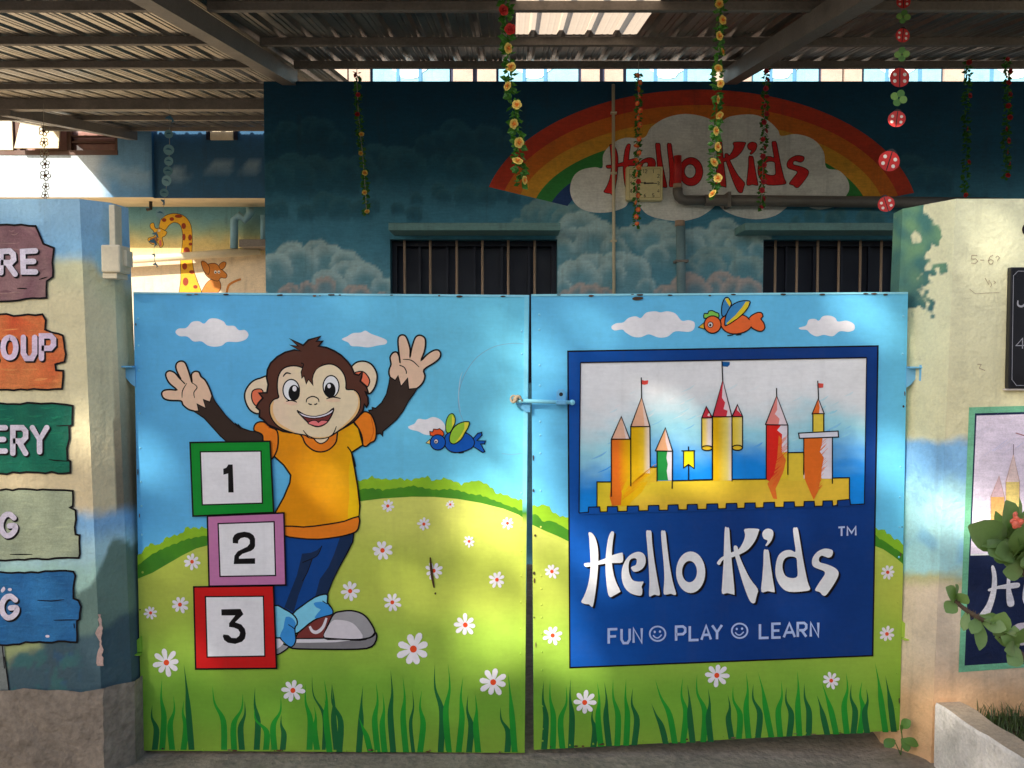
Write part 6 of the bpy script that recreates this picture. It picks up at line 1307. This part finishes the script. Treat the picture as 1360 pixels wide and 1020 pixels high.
# thorny flowering plant
def leaf_mesh(name, m, wr=.36, fold=.1, curl=.12):
    v = []; f = []; N = 7
    for i in range(N + 1):
        t = i / N; w = wr * (math.sin(math.pi * min(.97, .05 + .92 * t ** 1.35)) ** .7) if i < N else .1 * wr
        z = curl * math.sin(t * 2.2) - curl * .6 * t * t
        for s in (-1, 0, 1): v.append((t, s * w * .5 * 1.15, z + abs(s) * fold * w))
    for i in range(N):
        for k in (0, 1): f.append((i * 3 + k, i * 3 + k + 1, (i + 1) * 3 + k + 1, (i + 1) * 3 + k))
    me = bpy.data.meshes.new(name); me.from_pydata(v, [], f); me.materials.append(m)
    for p_ in me.polygons: p_.use_smooth = True
    return me
ELm = leaf_mesh('plant_leaf', M['euph'], .5)
PY_ = 2.62
base = UZ(1395, 985, kz - .05); base = Vector((PX + .62, 2.6, kz - .05))
ep = thing('thorny_plant', base, 'thorny flowering plant with green leaves reaching in front of the castle painting', 'plant')
def spath(pts): return [base] + [U(x, y, yy) for x, y, yy in pts]
def thorny(pts, r0, r1, seed):
    mb = MB(); r = random.Random(seed); n = len(pts); P = []
    for a, b in zip(pts[:-1], pts[1:]):
        for k in range(5): P.append(a + (b - a) * k / 5)
    P.append(pts[-1]); mb.tube(P, [r0 + (r1 - r0) * i / (len(P) - 1) + .0008 * nz(i * 1.7, 0) for i in range(len(P))], 8)
    for k in range(len(P) * 6):
        i = r.randrange(len(P) - 1); c = P[i] + (P[i + 1] - P[i]) * r.random(); t = (P[i + 1] - P[i]).normalized(); d = t.cross(Vector((r.uniform(-1, 1), r.uniform(-1, 1), r.uniform(-1, 1)))).normalized(); l = r.uniform(.007, .013); s = t * .0016; u = d.cross(t) * .0012
        mb.add([c + d * r1 - s, c + d * r1 + s, c + d * r1 + u, c + d * (r1 + l)], [(0, 1, 3), (1, 2, 3), (2, 0, 3)])
    return mb.build('stem', M['bark'], ep)
thorny(spath([(1375, 890, 2.62), (1345, 858, 2.64), (1310, 826, 2.66), (1285, 812, 2.68), (1268, 798, 2.7)]), .011, .006, 1)
thorny(spath([(1400, 830, 2.6), (1368, 770, 2.58), (1348, 745, 2.58), (1338, 733, 2.6), (1336, 700, 2.6)]), .012, .006, 2)
thorny(spath([(1410, 800, 2.55), (1392, 740, 2.52), (1372, 700, 2.55)]), .011, .006, 3)
def leaf_to(p0, p1, sc=1.0, roll=0.0):
    d = p1 - p0; L = d.length; x = d.normalized(); v = Vector((0, -1, .35)); z = (v - x * v.dot(x)).normalized(); y = z.cross(x)
    m = Matrix((x, y, z)).transposed(); m = m @ Matrix.Rotation(roll, 3, 'X')
    inst('leaf', ELm, ep, p0, m.to_euler(), (L, L * sc, L))
H = (1334, 718)
for a, b, y0, y1, sc, ro in ((H, (1284, 697), 2.6, 2.5, .85, -.5), ((1333, 716), (1334, 664), 2.6, 2.54, 1.0, .3), (H, (1296, 726), 2.6, 2.52, .8, .6), ((1336, 722), (1312, 738), 2.6, 2.5, 1.1, .2), ((1338, 718), (1322, 678), 2.6, 2.58, .5, -.6), ((1338, 716), (1362, 676), 2.6, 2.56, .9, .4), ((1345, 735), (1320, 735), 2.58, 2.5, .9, .1), ((1345, 742), (1372, 690), 2.58, 2.5, .9, -.3), ((1350, 745), (1385, 712), 2.58, 2.48, 1.0, .3), ((1352, 750), (1378, 762), 2.58, 2.5, 1.0, -.4), ((1336, 712), (1352, 660), 2.62, 2.62, .8, .9), ((1342, 740), (1356, 722), 2.57, 2.5, 1.2, .2),
                           ((1268, 798), (1255, 780), 2.7, 2.66, 1.0, .2), ((1268, 797), (1268, 776), 2.7, 2.68, 1.2, .8), ((1272, 798), (1285, 790), 2.7, 2.66, 1.5, -.3), ((1268, 800), (1256, 814), 2.7, 2.66, 1.2, .3), ((1295, 818), (1300, 864), 2.68, 2.62, .75, -.2), ((1300, 822), (1290, 842), 2.67, 2.63, 1.0, .4), ((1305, 826), (1337, 836), 2.66, 2.6, 1.1, .2), ((1340, 855), (1368, 830), 2.64, 2.58, 1.0, .3), ((1285, 812), (1280, 838), 2.68, 2.66, .8, .5)):
    leaf_to(U(*a, y0), U(*b, y1), sc, ro)
rl = random.Random(17)
for k in range(34):
    hx, hy, hy_ = rl.choice([(1336, 716, 2.6), (1346, 740, 2.58), (1356, 752, 2.57), (1368, 705, 2.55), (1372, 735, 2.55), (1300, 822, 2.67), (1325, 842, 2.65), (1350, 862, 2.63)])
    an = rl.uniform(0, 6.28); ln = rl.uniform(14, 28); leaf_to(U(hx + rl.uniform(-5, 5), hy + rl.uniform(-5, 5), hy_), U(hx + ln * math.cos(an), hy + ln * math.sin(an) - 4, hy_ - rl.uniform(-.03, .07)), rl.uniform(.75, 1.15), rl.uniform(-.7, .7))
PK2 = mat('coral_bract', C(226, 110, 84), rough=.5, var=.2, vscale=60)
r = random.Random(8)
for k in range(12):
    c = U(1354 + r.uniform(-10, 12), 690 + r.uniform(-9, 9), 2.46 + r.uniform(-.01, .02)); mb = MB(); mb.sphere((0, 0, 0), 1, 8, 5, (1, .55, .9))
    if k == 0: bme = bpy.data.meshes.new('bract'); bme.from_pydata([tuple(v) for v in mb.v], [], mb.f); bme.materials.append(PK2)
    inst('flower_bract', bme, ep, c, (r.uniform(-.6, .6), r.uniform(-1, 1), r.uniform(-.6, .6)), (.011, .011, .009))
# weed at the foot of the right pillar
wb = Vector((1.392, 3.015, .03)); wd = thing('small_weed', wb, 'small green weed growing in the corner under the right gate leaf', 'weed')
WLm = leaf_mesh('weed_leaf', leafmat('weed_leaf', C(92, 132, 62), .2), .62)
mb = MB(); mb.tube([wb, wb + Vector((.005, 0, .05)), wb + Vector((0, .0, .1))], .0018, 6); mb.tube([wb, wb + Vector((-.03, -.01, .06))], .0015, 6); mb.build('stem', M['garleaf'], wd)
def weed(p0, dx, dz, L, ro):
    x = Vector((dx, -.35, dz)).normalized(); v = Vector((0, -.7, .7)); z = (v - x * v.dot(x)).normalized(); y = z.cross(x); m = Matrix((x, y, z)).transposed() @ Matrix.Rotation(ro, 3, 'X'); inst('leaf', WLm, wd, p0, m.to_euler(), (L * 1.1, L * 1.1, L * 1.1))
for a in ((wb + Vector((0, 0, .1)), .3, .5, .045, 0), (wb + Vector((-.028, -.01, .06)), -.8, -.35, .046, .2), (wb + Vector((.004, 0, .055)), .9, -.25, .05, -.2), (wb + Vector((0, 0, .08)), -.3, .8, .035, .2), (wb + Vector((.002, 0, .06)), .2, -.6, .042, 0)): weed(*a)

# ------------------------------------------------------------------ tree behind the camera that dapples the gate
def tree(base, cc, rad, nleaf, seed, holes, lsz, label, name):
    r = random.Random(seed); root = thing(name, base, label, 'tree'); B = Vector(base); Cc = Vector(cc)
    mb = MB(); fork = B + (Cc - B) * .5 + Vector((.1, .1, -.3)); mb.tube([B, B + (fork - B) * .5 + Vector((.08, .05, 0)), fork], [.19, .15, .12], 12)
    for k in range(9):
        a = 2 * math.pi * k / 9; e = Cc + Vector((math.cos(a) * rad[0] * .75, math.sin(a) * rad[1] * .75, r.uniform(-.3, .6) * rad[2])); m_ = fork + (e - fork) * .5 + Vector((0, 0, .25)); mb.tube([fork, m_, e], [.08, .045, .015], 7)
    mb.build('trunk', M['bark'], root, True)
    v = []; f = []; n = 0; SUNn = SUN
    while n < nleaf:
        p_ = Vector((r.uniform(-1, 1), r.uniform(-1, 1), r.uniform(-1, 1)))
        if p_.length > 1: continue
        q = Cc + Vector((p_.x * rad[0], p_.y * rad[1], p_.z * rad[2]))
        n += 1; skip = False
        for h, hr in holes:
            d = q - h; d -= SUNn * d.dot(SUNn)
            if d.length < hr: skip = True; break
        if skip: continue
        a = Vector((r.gauss(0, 1), r.gauss(0, 1), r.gauss(0, .5))).normalized(); b = a.cross(Vector((r.gauss(0, 1), r.gauss(0, 1), r.gauss(0, 1)))).normalized(); L = lsz * r.uniform(.7, 1.3); k = len(v)
        v += [q - a * L, q + b * L * .45, q + a * L, q - b * L * .45]; f.append((k, k + 1, k + 2, k + 3))
    mesh('crown', v, f, M['leaf'], root); return root
PATCH = [(480, 690, 24), (440, 655, 22), (655, 692, 46), (620, 705, 28), (660, 830, 42), (640, 872, 22), (705, 480, 26), (690, 560, 34), (700, 625, 34), (735, 700, 26), (728, 790, 24), (735, 850, 26), (770, 895, 22), (192, 735, 20), (200, 612, 20), (1150, 412, 26), (845, 640, 24), (945, 640, 26), (800, 750, 26), (1190, 600, 24), (1190, 640, 18), (560, 560, 20), (880, 545, 24), (1040, 700, 16)]
HOLES = [(U(x, y, GY), 1.22 * r_ * GY / FPX) for x, y, r_ in PATCH] + [(U(x, y, 2.94), 1.2 * r_ * 2.94 / FPX) for x, y, r_ in ((1320, 335, 26), (1345, 330, 26), (1300, 370, 16), (1262, 690, 26), (1240, 660, 20), (1330, 700, 40), (1345, 800, 24), (1310, 830, 16), (20, 650, 24), (70, 470, 18), (60, 760, 20), (60, 800, 16), (110, 600, 14), (1300, 950, 24))]
gc = Vector((.1, 3.0, 1.0)); T = 8.6
cc = gc - Vector((.79, 1, -.75)) * T
tree((cc.x - .3, cc.y - .2, 0), cc, (3.3, 2.7, 1.55), 8200, 11, HOLES, .13, 'leafy shade tree standing behind the viewer that dapples the gate', 'shade_tree')

# ------------------------------------------------------------------ unseen house, added behind the viewer to block low sky
hs = thing('sky_block_house', (0, -9.5, 0), 'plain unseen house added behind the viewer to block low sky', 'house')
hm = mat('house_render', C(150, 135, 115), rough=.9, var=.15, bump=.004)
mb = MB(); mb.box((-16, -15, -.05), (14, -9, 3.6)); mb.build('wall', hm, hs)
mb = MB(); mb.box((-16.3, -15.3, 3.6), (14.3, -8.6, 3.8)); mb.build('roof', M['concrete'], hs)
for k in range(6):
    x = -13 + 4.6 * k; mb = MB(); mb.box((x, -9.02, 1.2), (x + 1.3, -8.97, 2.5)); w_ = mb.build('window', M['glass'], hs); mb = MB(); mb.box((x - .08, -9.0, 1.1), (x + 1.38, -8.9, 1.19)); mb.build('sill', M['concrete'], w_)
